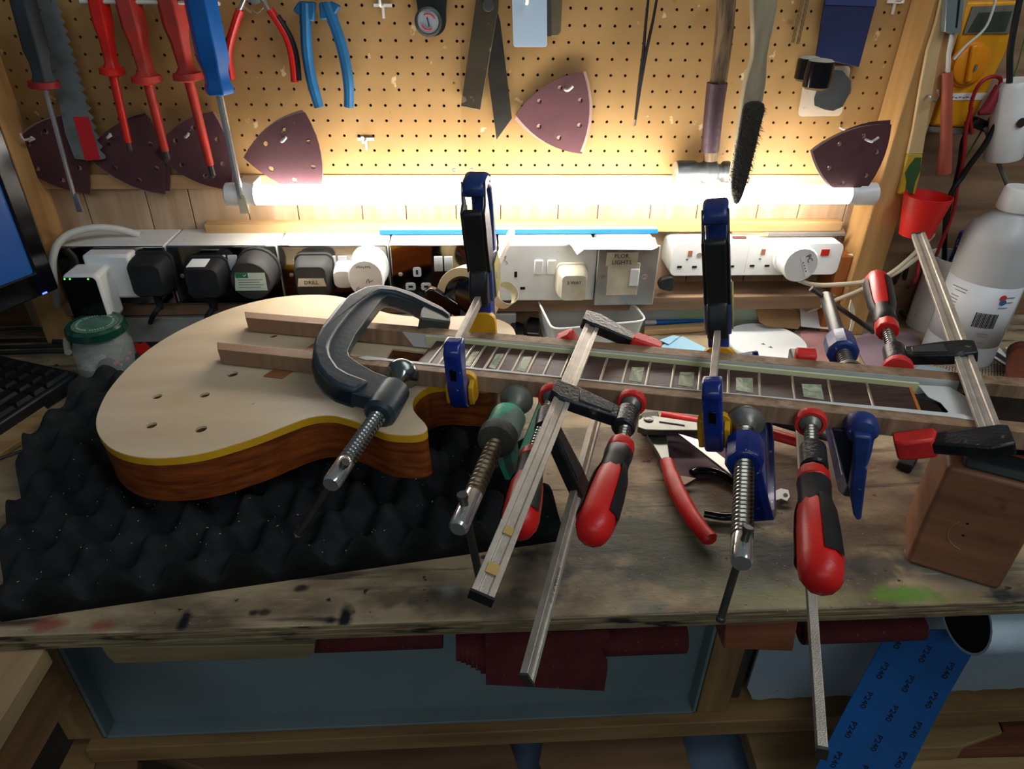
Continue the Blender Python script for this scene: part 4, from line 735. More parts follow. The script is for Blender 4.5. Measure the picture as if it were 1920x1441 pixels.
# ================================================================ clamps
def fpt(px, py, s=.047): return PN(px, py, G(0, s, 0), GV)      # on the outer face of a wooden bar
M_PAD = mat('grey_swivel_pad', '8b8c84', .42, .6, '6c6d66', 40, mix=(.4, .7), bump=.2, bscale=200)
M_THR = mat('screw_thread', 'aaa79c', .25, 1., '7d796c', 60, mix=(.35, .7))
M_OLDTHR = mat('rusty_thread', '8d8068', .42, .9, '5e5040', 40, mix=(.35, .65), bump=.3, bscale=300)
def swivel(P, b, r, t, m, m2=None):
    part('swivel_pad', MB().lathe(P, b, [(0, r*.96), (.003, r), (.005, r*.98), (.009, r*.62), (.014, r*.48), (.020, r*.40), (.024, r*.36)], 22), m, t, label='round swivel pad')
def tommy(E0, tip, t, m, back=.016, r=.0032, ball=True):
    d = (tip-E0).normalized(); s = E0-d*back
    part('tommy_bar', MB().lathe(s, d, [(0, r*1.25), (.004, r*1.25), (.005, r), ((tip-s).length-.004, r), ((tip-s).length-.003, r*1.3), ((tip-s).length, r*1.2)], 12), m, t)
def handle(p0, d, L, t, ref, R=.0142, wins=((-1.2, -.45), (.45, 1.2)), red=M_RED):
    h = thing  # parts only
    pr = [(.0, R*.72), (.001, R*.80), (L*.10, R*.82), (L*.105, R*.78), (L*.22, R*.70), (L*.30, R*.72), (L*.42, R*.93), (L*.6, R*1.0), (L*.82, R*1.02), (L*.92, R*.93), (L*.975, R*.72), (L, R*.35)]
    part('handle', MB().lathe(p0, d, pr, 10, ref=ref), red, t, .0016, label='red plastic handle', smooth=45, seg=3)
    part('handle_neck', MB().lathe(p0, d, [(L*.11, R*.79), (L*.12, R*.84), (L*.22, R*.78), (L*.30, R*.80), (L*.36, R*.80)], 16, ref=ref), M_BLK, t, label='black neck of the handle')
    prw = [(s, r) for s, r in pr if L*.28 < s < L*.9]; prw = [(L*.30, R*.74)]+prw[1:]
    for a0, a1 in wins: part('handle_inlay', MB().lathe(p0, d, prw, 5, a0, a1, ref=ref, off=.0010), M_BLK, t, .0004, label='black grip inlay')
def fclamp(label, F1, F2, P, hs, He, fx, mbar=M_ZINC, arm_off=.034, R=.0142, wins=((-1.2, -.45), (.45, 1.2)), ref=None, padm=M_REDP, bw=.0150, bt=.0065, fl=.0, mark=None, capred=True, armw=.012, endm=M_DSTEEL):
    b = (F2-F1).normalized(); sd = (He-P).normalized(); t = thing('bar_clamp', label, 'clamp', F2, None)
    Sa = P+sd*arm_off; Q = F1+b*((Sa-F1).dot(b)); m = (Sa-Q); Lm = m.length; m.normalize(); nr = b.cross(m).normalized()
    # ribbed rail
    pr = [(-bw/2, -bt/2), (-bw*.22, -bt/2), (-bw*.18, -bt*.3), (bw*.18, -bt*.3), (bw*.22, -bt/2), (bw/2, -bt/2), (bw/2, bt/2), (bw*.22, bt/2), (bw*.18, bt*.3), (-bw*.18, bt*.3), (-bw*.22, bt/2), (-bw/2, bt/2)]
    Lb = (F2-F1).length; part('rail', MB().slab([F1-b*.006+m*x+nr*y for x, y in pr], b*(Lb+.006)), mbar, t, .0004, label='ribbed steel bar')
    part('rail_end', MB().box(F2+b*.001, .002, bw+.001, bt+.001, b, m, nr), endm, t)
    pl = lambda o, L: [o+b*x+m*y for x, y in L]
    part('sliding_arm', MB().slab(pl(Q, [(-.013, -bw*.5-.004), (.009, -bw*.5-.0045), (.0125, -.004), (.0125, .012), (.009, Lm-.008), (-.009, Lm-.008), (-.0115, Lm*.5), (-.014, .010)]), nr*armw, True), M_CAST, t, .0018)
    part('arm_face', MB().slab(pl(Q+nr*0, [(-.008, bw*.5+.004), (.007, bw*.5+.006), (.005, Lm-.014), (-.005, Lm-.014)]), nr*(armw+.0012), True), mat('cast_grey_panel', '33383a', .5, .1, '24282a', 30, mix=(.4, .7), bump=.4, bscale=300), t, .0008)
    part('collar', MB().lathe(Sa-sd*.0145, sd, [(0, .0088), (.002, .0105), (.027, .0105), (.029, .0088)], 18), M_CAST, t)
    # fixed jaw
    c0 = (fx-F1).dot(b); mf = fx-F1-b*c0; Lf = mf.length; mf.normalize(); nf = b.cross(mf).normalized(); pf = lambda L: [F1+b*x+mf*y for x, y in L]
    k0 = min(0, c0)
    part('fixed_jaw', MB().slab(pf([(-.016+fl, -.012), (.008+fl, -.012), (.0105+fl, -.006), (.0105+fl, .008), (c0-.004, Lf-.020), (c0-.004, Lf+.009), (c0-.013, Lf+.009), (c0-.018, Lf-.016), (-.018+fl, .004)]), nf*armw, True), M_CAST, t, .0018)
    if capred: part('jaw_cap', MB().slab(pf([(c0-.0148, Lf+.012), (c0, Lf+.012), (c0, Lf-.018), (c0-.0055, Lf-.020), (c0-.018, Lf-.016), (c0-.0175, Lf+.004)]), nf*(armw+.007), True), M_REDP, t, .0022, label='red plastic jaw cap')
    # screw, pad, handle
    if padm is M_REDP:
        part('pad_ring', MB().lathe(P, sd, [(0, .0120), (.001, .0132), (.006, .0134), (.0085, .0124), (.0086, .0098), (.004, .0096), (.004, .004)], 22), M_REDP, t, label='red rubber pad ring')
    part('swivel_pad', MB().lathe(P+sd*.003, sd, [(0, .0096), (.005, .0092), (.008, .0060), (.013, .0044), (.016, .0038)], 18), M_PAD, t)
    part('screw', MB().thread(P+sd*.012, hs-sd*.001, .0058, .0042, .0014, 12), M_THR, t)
    handle(hs, sd, (He-hs).length, t, ref if ref is not None else nr, R, wins)
    if mark: text(mark, F1+b*(Lb*.80)+nr*(bt*.33)*mark_side(nr), -b, m*1, .0065, M_STEEL, t, 'stamp')
    return t, b, m, nr
def mark_side(n): return 1
# --- front bar clamp over the fretboard
P = fpt(1186, 750); F1 = fpt(1112, 607, -.066); F2 = near(903, 1118, F1, GV)
hs = near(1166, 832, P, GV); He = near(1098, 1008, P, (hs-P).normalized().lerp(GV, .5))
t, b, m, nr = fclamp('red handled bar clamp whose ribbed bar crosses over the middle of the fretboard', F1, F2, P, hs, He, G(.238, -.0475, -.001), wins=((.7, 1.8), (-2.0, -.8)), ref=cu, endm=M_BLK)
for k, (u, s_) in enumerate(((.055, .009), (.02, .011))):
    c = F2-b*u+nr*(.0042 if nr.dot(CAMP-F2) > 0 else -.0042); part('tape_scrap', MB().box(c, s_*.8, s_*.7, .0003, b, m, nr), mat('old_tape', 'b99a5a', .6), t, label='yellowed tape scrap')
# --- bar clamp behind it, bar under the neck
P = fpt(1036, 738); hs = near(1000, 850, P, GV); He = near(988, 1004, P, GV)
Fm = PZ(1121, 772, .075); F2 = near(988, 1272, Fm, (GV-Z*.12)); F1 = Fm+(Fm-F2).normalized()*.11
t, b, m, nr = fclamp('red handled bar clamp whose handle is half hidden behind another ribbed bar', F1, F2, P, hs, He, G(.322, -.0475, -.003), arm_off=.045, wins=((1.2, 2.1), (-1.15, -.45)), ref=cu, bw=.014)
side = nr if nr.dot(CAMP-F2) > 0 else -nr
text('300X80-7.5X5', F2-b*.085+side*.0024, b if b.cross(m).dot(side) > 0 else b, side.cross(b), .0062, M_STEEL, t, 'stamp')
# --- upright red clamp right of centre
P = fpt(1519, 786); hs = near(1524, 887, P, GV); He = near(1546, 1101, P, GV)
Fm = PZ(1500, 812, .098); F2 = PD(1541, 1408, .452); F1 = Fm+(Fm-F2).normalized()*.115
fclamp('red handled bar clamp pointing straight at the viewer between the two blue screw clamps', F1, F2, P, hs, He, G(.086, -.0475, -.001), arm_off=.056, R=.0150, wins=((-1.1, -.15), (1.3, 2.3)), ref=cu, bw=.014)
# --- inverted bar clamp at the right
P = fpt(1684, 694, -.0475); hs = near(1664, 622, P, -GV); He = near(1646, 516, P, -GV)
F1 = fpt(1862, 822, .066); F2 = near(1722, 441, F1, -GV)
fclamp('red handled bar clamp turned round, its handle behind the neck beside the bottle', F1, F2, P, hs, He, fpt(1706, 822, .0475), arm_off=.026, wins=((.45, 1.4), (-1.7, -.8)), ref=cu)
# ---------------------------------------------------------------- screw clamps
def cframe(A, b, D, Lc, dep, wd, th, t, m, nm='frame', col=True, rib=None, colr=.0135, coll=.034, cone=False):
    nr = b.cross(D).normalized(); pf = lambda L: [A+b*x+D*y for x, y in L]; w_ = wd
    outer = [(-w_*.8, -.010), (-w_*1.1, .014), (-w_*1.0, dep*.6), (-w_*.3, dep*.95), (w_*.9, dep+w_*.4), (Lc-w_*.6, dep+w_*.4), (Lc+w_*.5, dep*.92), (Lc+w_*.75, dep*.6), (Lc+w_*.6, .006)]
    innr = [(Lc-w_*.5, .006), (Lc-w_*.35, dep*.55), (Lc-w_*.9, dep-w_*.55), (w_*1.2, dep-w_*.55), (w_*.35, dep*.62), (0, .014), (0, -.010)]
    part(nm, MB().slab(pf(outer+innr), nr*th, True), m, t, .002)
    if rib: part('frame_rib', MB().slab(pf(outer+[(x-.004*(x > Lc/2)+.004*(x <= Lc/2), y-.0045 if y > dep*.8 else y) for x, y in outer[::-1]]), nr*rib, True), m, t, .001)
    part('anvil', MB().lathe(A, -b, [(0, .010), (.006, .010), (.008, .007)], 16), m, t)
    part('collar', MB().lathe(A+b*(Lc-coll/2), b, [(0, colr*.86), (.003, colr), (coll-.004, colr), (coll, colr*.9)], 10 if not cone else 18), m, t, .0015, smooth=30)
    return nr
# blue clamp with its screw to the viewer
P = fpt(1398, 787); E_ = near(1390, 1056, P, GV); sd = (E_-P).normalized(); L = (E_-P).length
A = G((P-GO).dot(GU), -.0475, (P-GO).dot(GN)); A = P-sd*.0945
t = thing('screw_clamp', 'blue screw clamp with a long silver thread pointing at the viewer', 'clamp', E_)
D = (-Z+X*.42).normalized(); D = (D-sd*D.dot(sd)).normalized()
cc = (near(1394, 850, P, sd)-A).length
cframe(A, sd, D, cc, .070, .020, .016, t, M_BLUE, rib=.024, colr=.0155, coll=.034)
swivel(P, sd, .0165, t, M_PAD)
part('screw', MB().thread(P+sd*.016, P+sd*(L-.026), .0080, .0048, .0016, 16), M_THR, t)
part('screw_head', MB().lathe(P+sd*(L-.028), sd, [(0, .0068), (.003, .0076), (.025, .0076), (.028, .0066)], 18), M_CHROME, t)
tommy(P+sd*(L-.014), PD(1350, 1163, .50), t, M_DSTEEL, .018, .0028)
# blue clamp seen from behind, screw on the far side
P = fpt(1592, 700, -.0475); E_ = near(1548, 556, P, -GV); sd = (E_-P).normalized(); L = (E_-P).length; A = P-sd*.0945
t = thing('screw_clamp', 'blue screw clamp with a dark screw behind the neck and its frame end in front', 'clamp', fpt(1613, 900, .06))
D = (-Z+X*.06).normalized(); D = (D-sd*D.dot(sd)).normalized(); ccp = near(1578, 650, P, sd); cc = (ccp-A).length
nr = cframe(A, sd, D, cc, .075, .016, .010, t, M_NAVY, colr=.0155, coll=.034)
aa = fpt(1614, 800, .052)
part('anvil_boss', MB().lathe(aa, GV, [(-.004, .0135), (.006, .0135), (.010, .011), (.012, .006)], 18), M_NAVY, t)
part('frame_back', MB().slab([fpt(x, y, .058) for x, y in ((1597, 800), (1597, 840), (1590, 905), (1597, 950), (1604, 961), (1612, 957), (1618, 905), (1626, 840), (1632, 805))], GV*.012), M_NAVY, t, .003)
part('frame_web', MB().slab([fpt(x, y, .052) for x, y in ((1560, 800), (1598, 802), (1604, 945), (1597, 945), (1578, 870))], GV*.004), mat('dark_navy', '121726', .5), t, .001)
part('swivel_pad', MB().lathe(P, sd, [(0, .013), (.005, .013), (.01, .008)], 18), M_PAD, t)
part('screw', MB().thread(P+sd*.006, ccp+sd*.02, .0076, .0040, .0012, 14), M_DSTEEL, t)
part('screw_shank', MB().lathe(ccp+sd*.012, sd, [(0, .0076), ((E_-ccp).length-.014, .0072), ((E_-ccp).length-.010, .006)], 16), M_DSTEEL, t)
tommy(E_-sd*.006, near(1639, 622, E_, X-Z*.2+GV*.3), t, M_DSTEEL, .022, .003)
# green clamp
P = fpt(970, 746); E_ = near(858, 992, P, GV); sd = (E_-P).normalized(); L = (E_-P).length; A = P-sd*.0945
M_GREEN = mat('chipped_green', '34a888', .5, 0, '6e7c70', 26, mix=(.54, .62), bump=.4, bscale=200, detail=6)
t = thing('screw_clamp', 'chipped green screw clamp with a long dull thread, left of the front bar clamp', 'clamp', E_)
D = (-Z+X*.25).normalized(); D = (D-sd*D.dot(sd)).normalized(); ccp = near(944, 797, P, sd); cc = (ccp-A).length
cframe(A, sd, D, cc, .060, .018, .012, t, M_GREEN, rib=.020, colr=.0165, coll=.034, cone=True)
part('hub_ring', MB().lathe(ccp+sd*.014, sd, [(0, .0175), (.004, .0178), (.012, .0170), (.014, .012)], 20), mat('grimy_iron', '56584f', .6, .5, '3b3c36', 30, mix=(.4, .7), bump=.5, bscale=200), t)
part('cone', MB().lathe(P+sd*.016, sd, [(0, .006), ((ccp-P).length-.032, .0125), ((ccp-P).length-.028, .016)], 18), M_GREEN, t)
swivel(P, sd, .0165, t, mat('grey_green_pad', '83897c', .5, .4, '666b60', 40, mix=(.4, .7)))
part('screw', MB().thread(ccp+sd*.02, P+sd*(L-.040), .0080, .0060, .0018, 16), M_OLDTHR, t)
part('screw_head', MB().lathe(P+sd*(L-.042), sd, [(0, .0072), (.003, .0080), (.037, .0080), (.040, .0078), (.042, .006)], 18), M_CHROME, t)
tommy(P+sd*(L-.020), PZ(905, 1112, .03), t, M_DSTEEL, .018, .0034)
# large dark navy clamp
P = fpt(757, 697); E_ = near(618, 912, P, GV); sd = (E_-P).normalized(); L = (E_-P).length
t = thing('screw_clamp', 'large dark slate painted screw clamp arching over both wooden bars on the guitar body', 'clamp', E_)
M_SLATE = mat('slate_paint_iron', '2c3c46', .42, 0, '24323a', 12, mix=(.4, .7), bump=.25, bscale=150, speck=[('8a8f8c', 60, .71, .75)])
al = .30; D = (GU*math.cos(al)+GN*math.sin(al)); D = (D-sd*D.dot(sd)).normalized(); nr = sd.cross(D).normalized(); nr = nr if nr.z > 0 else -nr
tr = lambda L_, o=0.: [PN(x, y, P+nr*o, nr) for x, y in L_]
outer = [(841, 603), (826, 590), (800, 577), (770, 562), (738, 552), (708, 548), (683, 552), (655, 566), (630, 590), (603, 625), (589, 651), (585, 676), (592, 702), (607, 722), (630, 738), (665, 750), (706, 760), (722, 770)]
inner = [(752, 742), (742, 725), (722, 716), (700, 708), (672, 692), (655, 680), (651, 668), (664, 640), (694, 598), (716, 570), (727, 563), (745, 567), (780, 579), (792, 584), (800, 583), (833, 598), (842, 612)]
part('frame', MB().slab(tr(outer+inner, 0), nr*.016, True), M_SLATE, t, .004, seg=3)
orim = outer[:-2]; irim = [(841, 612), (822, 600), (796, 588), (768, 574), (738, 563), (715, 561), (697, 567), (676, 580), (656, 600), (633, 630), (620, 652), (616, 670), (620, 686), (632, 704), (652, 716), (690, 730)]
part('frame_flange', MB().slab(tr(orim+irim[::-1], 0), nr*.024, True), M_SLATE, t, .004, seg=3)
Aq = PN(838, 606, P, nr)
part('anvil', MB().slab(tr([(842, 600), (826, 592), (800, 582), (788, 592), (784, 610), (842, 617)]), nr*.020, True), mat('grey_anvil', '4a524e', .5, .3, '3b423f', 30, mix=(.4, .7)), t, .002)
ccp = near(728, 750, P, sd)
part('collar', MB().lathe(ccp-sd*.020, sd, [(0, .0125), (.003, .0150), (.030, .0160), (.042, .0155), (.046, .012)], 20), M_SLATE, t)
swivel(P, sd, .0165, t, mat('polished_pad', '8e9894', .2, .95))
part('screw', MB().thread(ccp+sd*.02, P+sd*(L-.030), .0076, .0046, .0016, 16), mat('clean_thread', 'b4bab8', .18, 1.), t)
part('screw_neck', MB().lathe(P+sd*.02, sd, [(0, .0045), (.010, .0045)], 14), M_STEEL, t)
part('screw_head', MB().lathe(P+sd*(L-.032), sd, [(0, .0066), (.003, .0078), (.027, .0078), (.030, .0066)], 18), M_CHROME, t)
tommy(P+sd*(L-.018), PZ(557, 1004, .045), t, M_DSTEEL, .014, .0030)
# ---------------------------------------------------------------- trigger clamps
def trigger_clamp(label, N0, a, t_side, barL, padw=.030, jw=.0165, mj=M_BLUE, lean=0., far=.093):
    # N0: centre of the near pad face; a: along the bar away from the viewer
    up = (Z-a*Z.dot(a)).normalized(); sd = a.cross(up).normalized(); up = up*math.cos(lean)-sd*math.sin(lean); sd = a.cross(up).normalized(); t = thing('trigger_clamp', label, 'clamp', N0-up*.02)
    q = lambda x, y, s=0.: N0+a*x+up*y+sd*s
    pj = [(-.006, -.016), (-.017, -.022), (-.025, -.014), (-.030, .010), (-.031, .046), (-.024, .054), (-.010, .054), (-.007, .046), (-.0125, .014), (-.006, .008)]
    part('front_jaw', MB().slab([q(x, y) for x, y in pj], sd*jw, True), mj, t, .003, seg=3, label='blue front jaw')
    part('jaw_slot', MB().slab([q(-.0318, .018, -.003), q(-.0318, .018, .003), q(-.0318, .030, .003), q(-.0318, .030, -.003)], a*.002), M_BLKG, t, .0006)
    oc = rrect(q(-.007, -.006), sd, up, padw, .036, .010, 4); part('jaw_pad', MB().slab(oc, a*.0068), M_YEL, t, .0015, label='yellow rubber jaw pad')
    for s in (-1, 1): part('pad_side', MB().slab([q(x, y, s*(jw/2+.0003)) for x, y in ((-.007, -.018), (-.016, -.018), (-.018, -.010), (-.016, .002), (-.007, .006))], sd*s*.005), M_YEL, t, .001)
    part('bar', MB().slab([q(-.026, .0385, s) if z else q(-.026, .0495, s) for s, z in ((-.0030, 1), (.0030, 1), (.0030, 0), (-.0030, 0))], a*(barL+.026)), M_ZINC, t, .0006, label='flat steel bar')
    # rear body, handle and trigger
    f = far
    oc = rrect(q(f, .004), sd, up, padw, .044, .010, 4); part('jaw_pad', MB().slab(oc, a*.008), M_YEL, t, .0018, label='yellow rubber jaw pad')
    part('rear_jaw', MB().slab([q(f+x, y) for x, y in ((.004, -.014), (.003, .040), (.030, .042), (.026, .008), (.018, -.012))], sd*.020, True), M_BLUE, t, .003, label='blue lower part of the rear jaw')
    part('bar_guide', MB().slab([q(f+x, y) for x, y in ((-.004, .036), (-.008, .050), (-.004, .062), (.002, .074), (.010, .076), (.014, .036))], sd*.020, True), M_BLK, t, .003)
    part('body', MB().slab([q(f+x, y) for x, y in ((.008, .036), (.008, .076), (.020, .086), (.044, .082), (.052, .064), (.047, .040), (.036, .032))], sd*.025, True), M_NAVY, t, .003)
    for s in (-1, 1): part('side_label', MB().slab([q(f+x, y, s*.0127) for x, y in ((.022, .036), (.020, .074), (.040, .080), (.050, .062), (.046, .040))], sd*s*.0014), mat('faded_yellow_label', 'c2b56a', .5, 0, '8f8a5c', 30, mix=(.4, .7)), t, .0004)
    hp = [(.034, .076), (.050, .076), (.052, .112), (.053, .146), (.046, .162), (.030, .168), (.010, .164), (.004, .158), (.006, .148), (.014, .150), (.030, .154), (.038, .148), (.040, .130), (.037, .104)]
    part('handle', MB().slab([q(f+x, y) for x, y in hp], sd*.023, True), M_NAVY, t, .004, seg=3, label='blue hooked handle')
    for s in (-1, 1): part('trigger_cheek', MB().slab([q(f+x, y, s*.0125) for x, y in ((.006, .070), (.000, .100), (-.003, .136), (.004, .142), (.010, .164), (.018, .140), (.024, .110), (.026, .075))], -sd*s*.0025), M_BLK, t, .0008)
    part('trigger', MB().slab([q(f+x, y) for x, y in ((.004, .066), (-.002, .100), (-.005, .136), (.000, .140), (.006, .120), (.012, .070))], sd*.020, True), M_BLK, t, .002, label='black trigger lever')
    part('bolt', MB().lathe(q(f+.030, .058, -.0145), sd, [(0, .004), (.029, .004)], 12), M_STEEL, t); return t
n1 = fpt(868, 712, .0475); 
def ray_far(px, py, p0, L):
    d = ray(px, py); A_, B_, C_ = d.dot(d), 2*d.dot(CAMP-p0), (CAMP-p0).dot(CAMP-p0)-L*L; disc_ = max(B_*B_-4*A_*C_, 0); return CAMP+d*((-B_+math.sqrt(disc_))/(2*A_))
b0 = PD(838, 657, (n1-CAMP).dot(cf)-.045)
a_ = (-GV+GU*.10+Z*.02).normalized()
trigger_clamp('blue and black trigger clamp with yellow pads, at the body end of the fretboard', n1, a_, 0, .30, lean=.06)
n2 = fpt(1340, 790, .0475)
trigger_clamp('blue and black trigger clamp with yellow pads, seen end on right of centre', n2, (-GV-GU*.02).normalized(), 0, .21, lean=.19)
# ================================================================ things on the bench, left side
# monitor
br_, bl_ = PD(111, 541, .90), None
zb = br_.z; bl_ = PZ(0, 588, zb); dx_ = (bl_-br_).normalized(); nrm = dx_.cross(Z); nrm = nrm if nrm.dot(CAMP-br_) > 0 else -nrm
t = thing('monitor', 'black framed computer monitor showing a blue screen at the left edge', 'monitor', br_+dx_*.2-Z*zb*.0)
W_ = .52; H_ = .34
part('bezel', MB().plate([br_, br_+dx_*W_, br_+dx_*W_+Z*H_, br_+Z*H_], [[br_+dx_*.022+Z*.030, br_+dx_*(W_-.022)+Z*.030, br_+dx_*(W_-.022)+Z*(H_-.022), br_+dx_*.022+Z*(H_-.022)]], -nrm*.02), M_BLKG, t, .002)
part('screen', MB().slab([br_+dx_*.02+Z*.028-nrm*.004, br_+dx_*(W_-.02)+Z*.028-nrm*.004, br_+dx_*(W_-.02)+Z*(H_-.02)-nrm*.004, br_+dx_*.02+Z*(H_-.02)-nrm*.004], -nrm*.004), mat('blue_screen', (.012, .07, .26), .3, emis=.22), t, label='blue lit screen')
part('back_cover', MB().slab([br_+dx_*.01+Z*.01-nrm*.02, br_+dx_*(W_-.01)+Z*.01-nrm*.02, br_+dx_*(W_-.01)+Z*(H_-.01)-nrm*.02, br_+dx_*.01+Z*(H_-.01)-nrm*.02], -nrm*.018), M_BLK, t, .003)
part('power_light', MB().box(PN(84, 549, br_+nrm*.0004, nrm), .006, .0012, .0018, dx_, nrm, Z), mat('blue_led', (.03, .06, 1), .4, emis=9), t, label='small blue power light')
sb = br_+dx_*(W_*.62)-nrm*.06; part('stand', MB().slab([sb-dx_*.03-nrm*.03+Z*.05, sb+dx_*.03-nrm*.03+Z*.05, sb+dx_*.03-nrm*.03-Z*(zb-.012), sb-dx_*.03-nrm*.03-Z*(zb-.012)], nrm*.012).bb(sb.x-.09, sb.x+.02, sb.y-.03, sb.y+.09, .0, .012), M_BLK, t, .002)
# keyboard
k0 = PZ(147, 697, .022); kl = PZ(0, 792, .022); kd = (kl-k0).normalized(); kb = PZ(68, 662, .026); kn = (kb-k0); kn = kn-kd*kn.dot(kd); kn.z = 0; kn.normalize()
t = thing('keyboard', 'black computer keyboard lying at the left edge of the bench', 'keyboard', k0+kd*.15+kn*.06-Z*.021)
part('case', MB().hexa([k0-Z*.021, k0+kd*.44-Z*.021, k0+kd*.44+kn*.135-Z*.021, k0+kn*.135-Z*.021], [k0, k0+kd*.44, k0+kd*.44+kn*.135+Z*.008, k0+kn*.135+Z*.008]), M_BLK, t, .003)
M_KEY = mat('key_black', '101316', .45)
for r in range(6):
    x = .008; row = [(.018,)*22, (.018, .018, .037)+(.018,)*16, (.018,)*3+(.026,)+(.018,)*16, (.018,)*3+(.033,)+(.018,)*15, (.018,)*3+(.045,)+(.018,)*14, (.037, .018, .024, .024, .10, .024, .024)+(.018,)*4][5-r if r < 6 else 0]
    for wk in row:
        if x+wk > .432: break
        q = k0+kd*(x+wk/2-.0005)+kn*(.014+.0205*r)+Z*(.0015+.008*(.014+.0205*r)/.135+.0035); part('key', MB().hexa([q+kd*a*(wk-.0016)/2+kn*b*.0085-Z*.005 for a, b in ((-1, -1), (1, -1), (1, 1), (-1, 1))], [q+kd*a*(wk-.005)/2+kn*b*.0068 for a, b in ((-1, -1), (1, -1), (1, 1), (-1, 1))]), M_KEY, t, smooth=0); x += wk+.0012
single('board', 'thin tan plywood board lying in front of the keyboard', 'board', MB().slab([PZ(x, y, .008) for x, y in ((70, 750), (97, 772), (88, 792), (0, 850), (-120, 900), (-120, 840), (0, 792))], (0, 0, -.007)), W_OFF2, .0008)
single('rod', 'thin dark metal rod lying on the bench at the left edge beside the foam', 'rod', MB().tube([PZ(62, 838, .004), PZ(-60, 878, .004)], .0016, 8), M_DSTEEL)
# jar
jb = PZ(213, 708, 0); jt = near(180, 604, jb, Z).z; R_ = .0355
t = thing('jar', 'glass jar with a dark green metal lid and pale and pink bits inside', 'jar', jb)
jm = MB(); jm.lathe(jb, Z, [(.0005, R_*.86), (.004, R_*.97), (.01, R_), (jt*.62, R_), (jt*.74, R_*.88), (jt*.95, R_*.86)], 28)
M_GLASS = mat('jar_glass', 'cfd8d0', .05, alpha=.28, spec=.8); part('glass', jm, M_GLASS, t, label='clear glass body')
part('lid', MB().lathe(jb+Z*(jt-.013), Z, [(0, R_*.98), (.001, R_*1.02), (.010, R_*1.0), (.013, R_*.93), (.0125, R_*.84), (.0118, R_*.80), (.0118, R_*.02)], 32), mat('green_lid', '174a38', .22, .2, '103a2b', 10, mix=(.4, .7), coat=.5), t, label='dark green metal lid')
part('lid_panel', MB().lathe(jb+Z*(jt-.001), Z, [(0, R_*.78), (.0004, R_*.77)], 28), mat('green_lid_dusty', '5b7d6a', .5, 0, '3d6350', 60, mix=(.4, .7)), t, label='dusty centre of the lid')
ring_t = 'VARIETE PICKLED'
for k in range(44):
    a = 2*PI*k/44
    if k % 7 == 5: continue
    p = jb+Z*(jt-.0002)+V((math.cos(a), math.sin(a), 0))*R_*.60; part('embossed_mark', MB().box(p, .0016, .0024, .0004, V((-math.sin(a), math.cos(a), 0)), V((math.cos(a), math.sin(a), 0)), Z), mat('embossed_pale', 'a9bba8', .5), t, smooth=0)
cm = MB(); random.seed(5)
for k in range(16): a = random.uniform(2.6, 5.2); rr = random.uniform(.2, .72)*R_; cm.sphere(jb+V((rr*math.cos(a), rr*math.sin(a), random.uniform(.008, jt*.38))), random.uniform(.006, .011), 8, (1, 1, .8))
part('white_contents', cm, mat('pale_contents', 'a3aaa4', .8, 0, '7f8880', 60, mix=(.4, .7)), t)
cm = MB()
for k in range(22): a = random.uniform(-1.1, .2); rr = random.uniform(.5, .86)*R_; cm.sphere(jb+V((rr*math.cos(a), rr*math.sin(a), random.uniform(.004, jt*.42))), .0030, 8)
part('pink_beads', cm, mat('pink_bead', 'b23a58', .4), t)
single('card', 'black flat card with cut corners between the jar and the guitar body', 'card', MB().slab([PZ(x, y, .004) for x, y in ((235, 636), (283, 610), (323, 633), (300, 648), (240, 690), (225, 665))], (0, 0, -.003)), M_RUB, .0006)
single('red_clip', 'bright red plastic clip on the bench right of the jar', 'clip', MB().slab(cat([PZ(x, y, .018) for x, y in ((252, 640), (262, 644), (272, 640), (283, 652), (290, 658), (276, 668), (262, 664), (254, 655))], 3), (0, 0, -.014)), M_RED, .002)
single('cable', 'dark green cable running from the jar to the left edge of the bench', 'cable', MB().tube(cat([PZ(150, 632, .006), PZ(110, 622, .006), PZ(60, 615, .006), PZ(0, 618, .006), PZ(-80, 622, .006)], 6, False), .0024, 8), mat('dark_green_cable', '14382a', .5))
for k, (y, lab) in enumerate(((640, 'upper'), (652, 'middle'), (662, 'lower'))): single('cable', '%s black cable of the three running left behind the keyboard' % lab, 'cable', MB().tube(cat([PZ(150+6*k, y-4, .004), PZ(90, y-4, .004), PZ(20, y-2, .004), PZ(-100, y, .004)], 6, False), .0026, 8), M_RUB)
# ================================================================ things on the bench behind the neck
M_TAPEC = mat('cream_tape', 'd8c89c', .5, 0, 'cbb988', 20, mix=(.4, .7)); M_TAPEW = mat('ivory_tape', 'e2e0c4', .5)
def taperoll(name, label, c, ax, R1, R0, w, m, mcore):
    t = thing(name, label, 'tape', c-Z*R1); ax = ax.normalized(); u = ax.orthogonal().normalized(); v2 = ax.cross(u)
    part('tape_ring', MB().plate(disc(c-ax*w/2, u, v2, R1, 36), [disc(c-ax*w/2, u, v2, R0, 36)], ax*w), m, t, .0005)
    part('core', MB().plate(disc(c-ax*(w/2-.0006), u, v2, R0-.0001, 36), [disc(c-ax*(w/2-.0006), u, v2, R0-.003, 36)], ax*(w-.0012)), mcore, t); return t
c = PD(878, 556, .885); taperoll('tape_roll', 'large roll of cream masking tape standing behind the left trigger clamp', c, V((-.45, -.85, .15)), .040, .029, .024, M_TAPEC, M_BLKG)
t = thing('tape_dispenser', 'black plastic tape dispenser arm in front of the cream tape roll', 'dispenser', PZ(830, 600, .0))
part('arm', MB().slab([PY(x, y, -.155) for x, y in ((796, 548), (806, 541), (818, 545), (866, 576), (862, 600), (800, 592))], (0, .012, 0)), M_BLKG, t, .002)
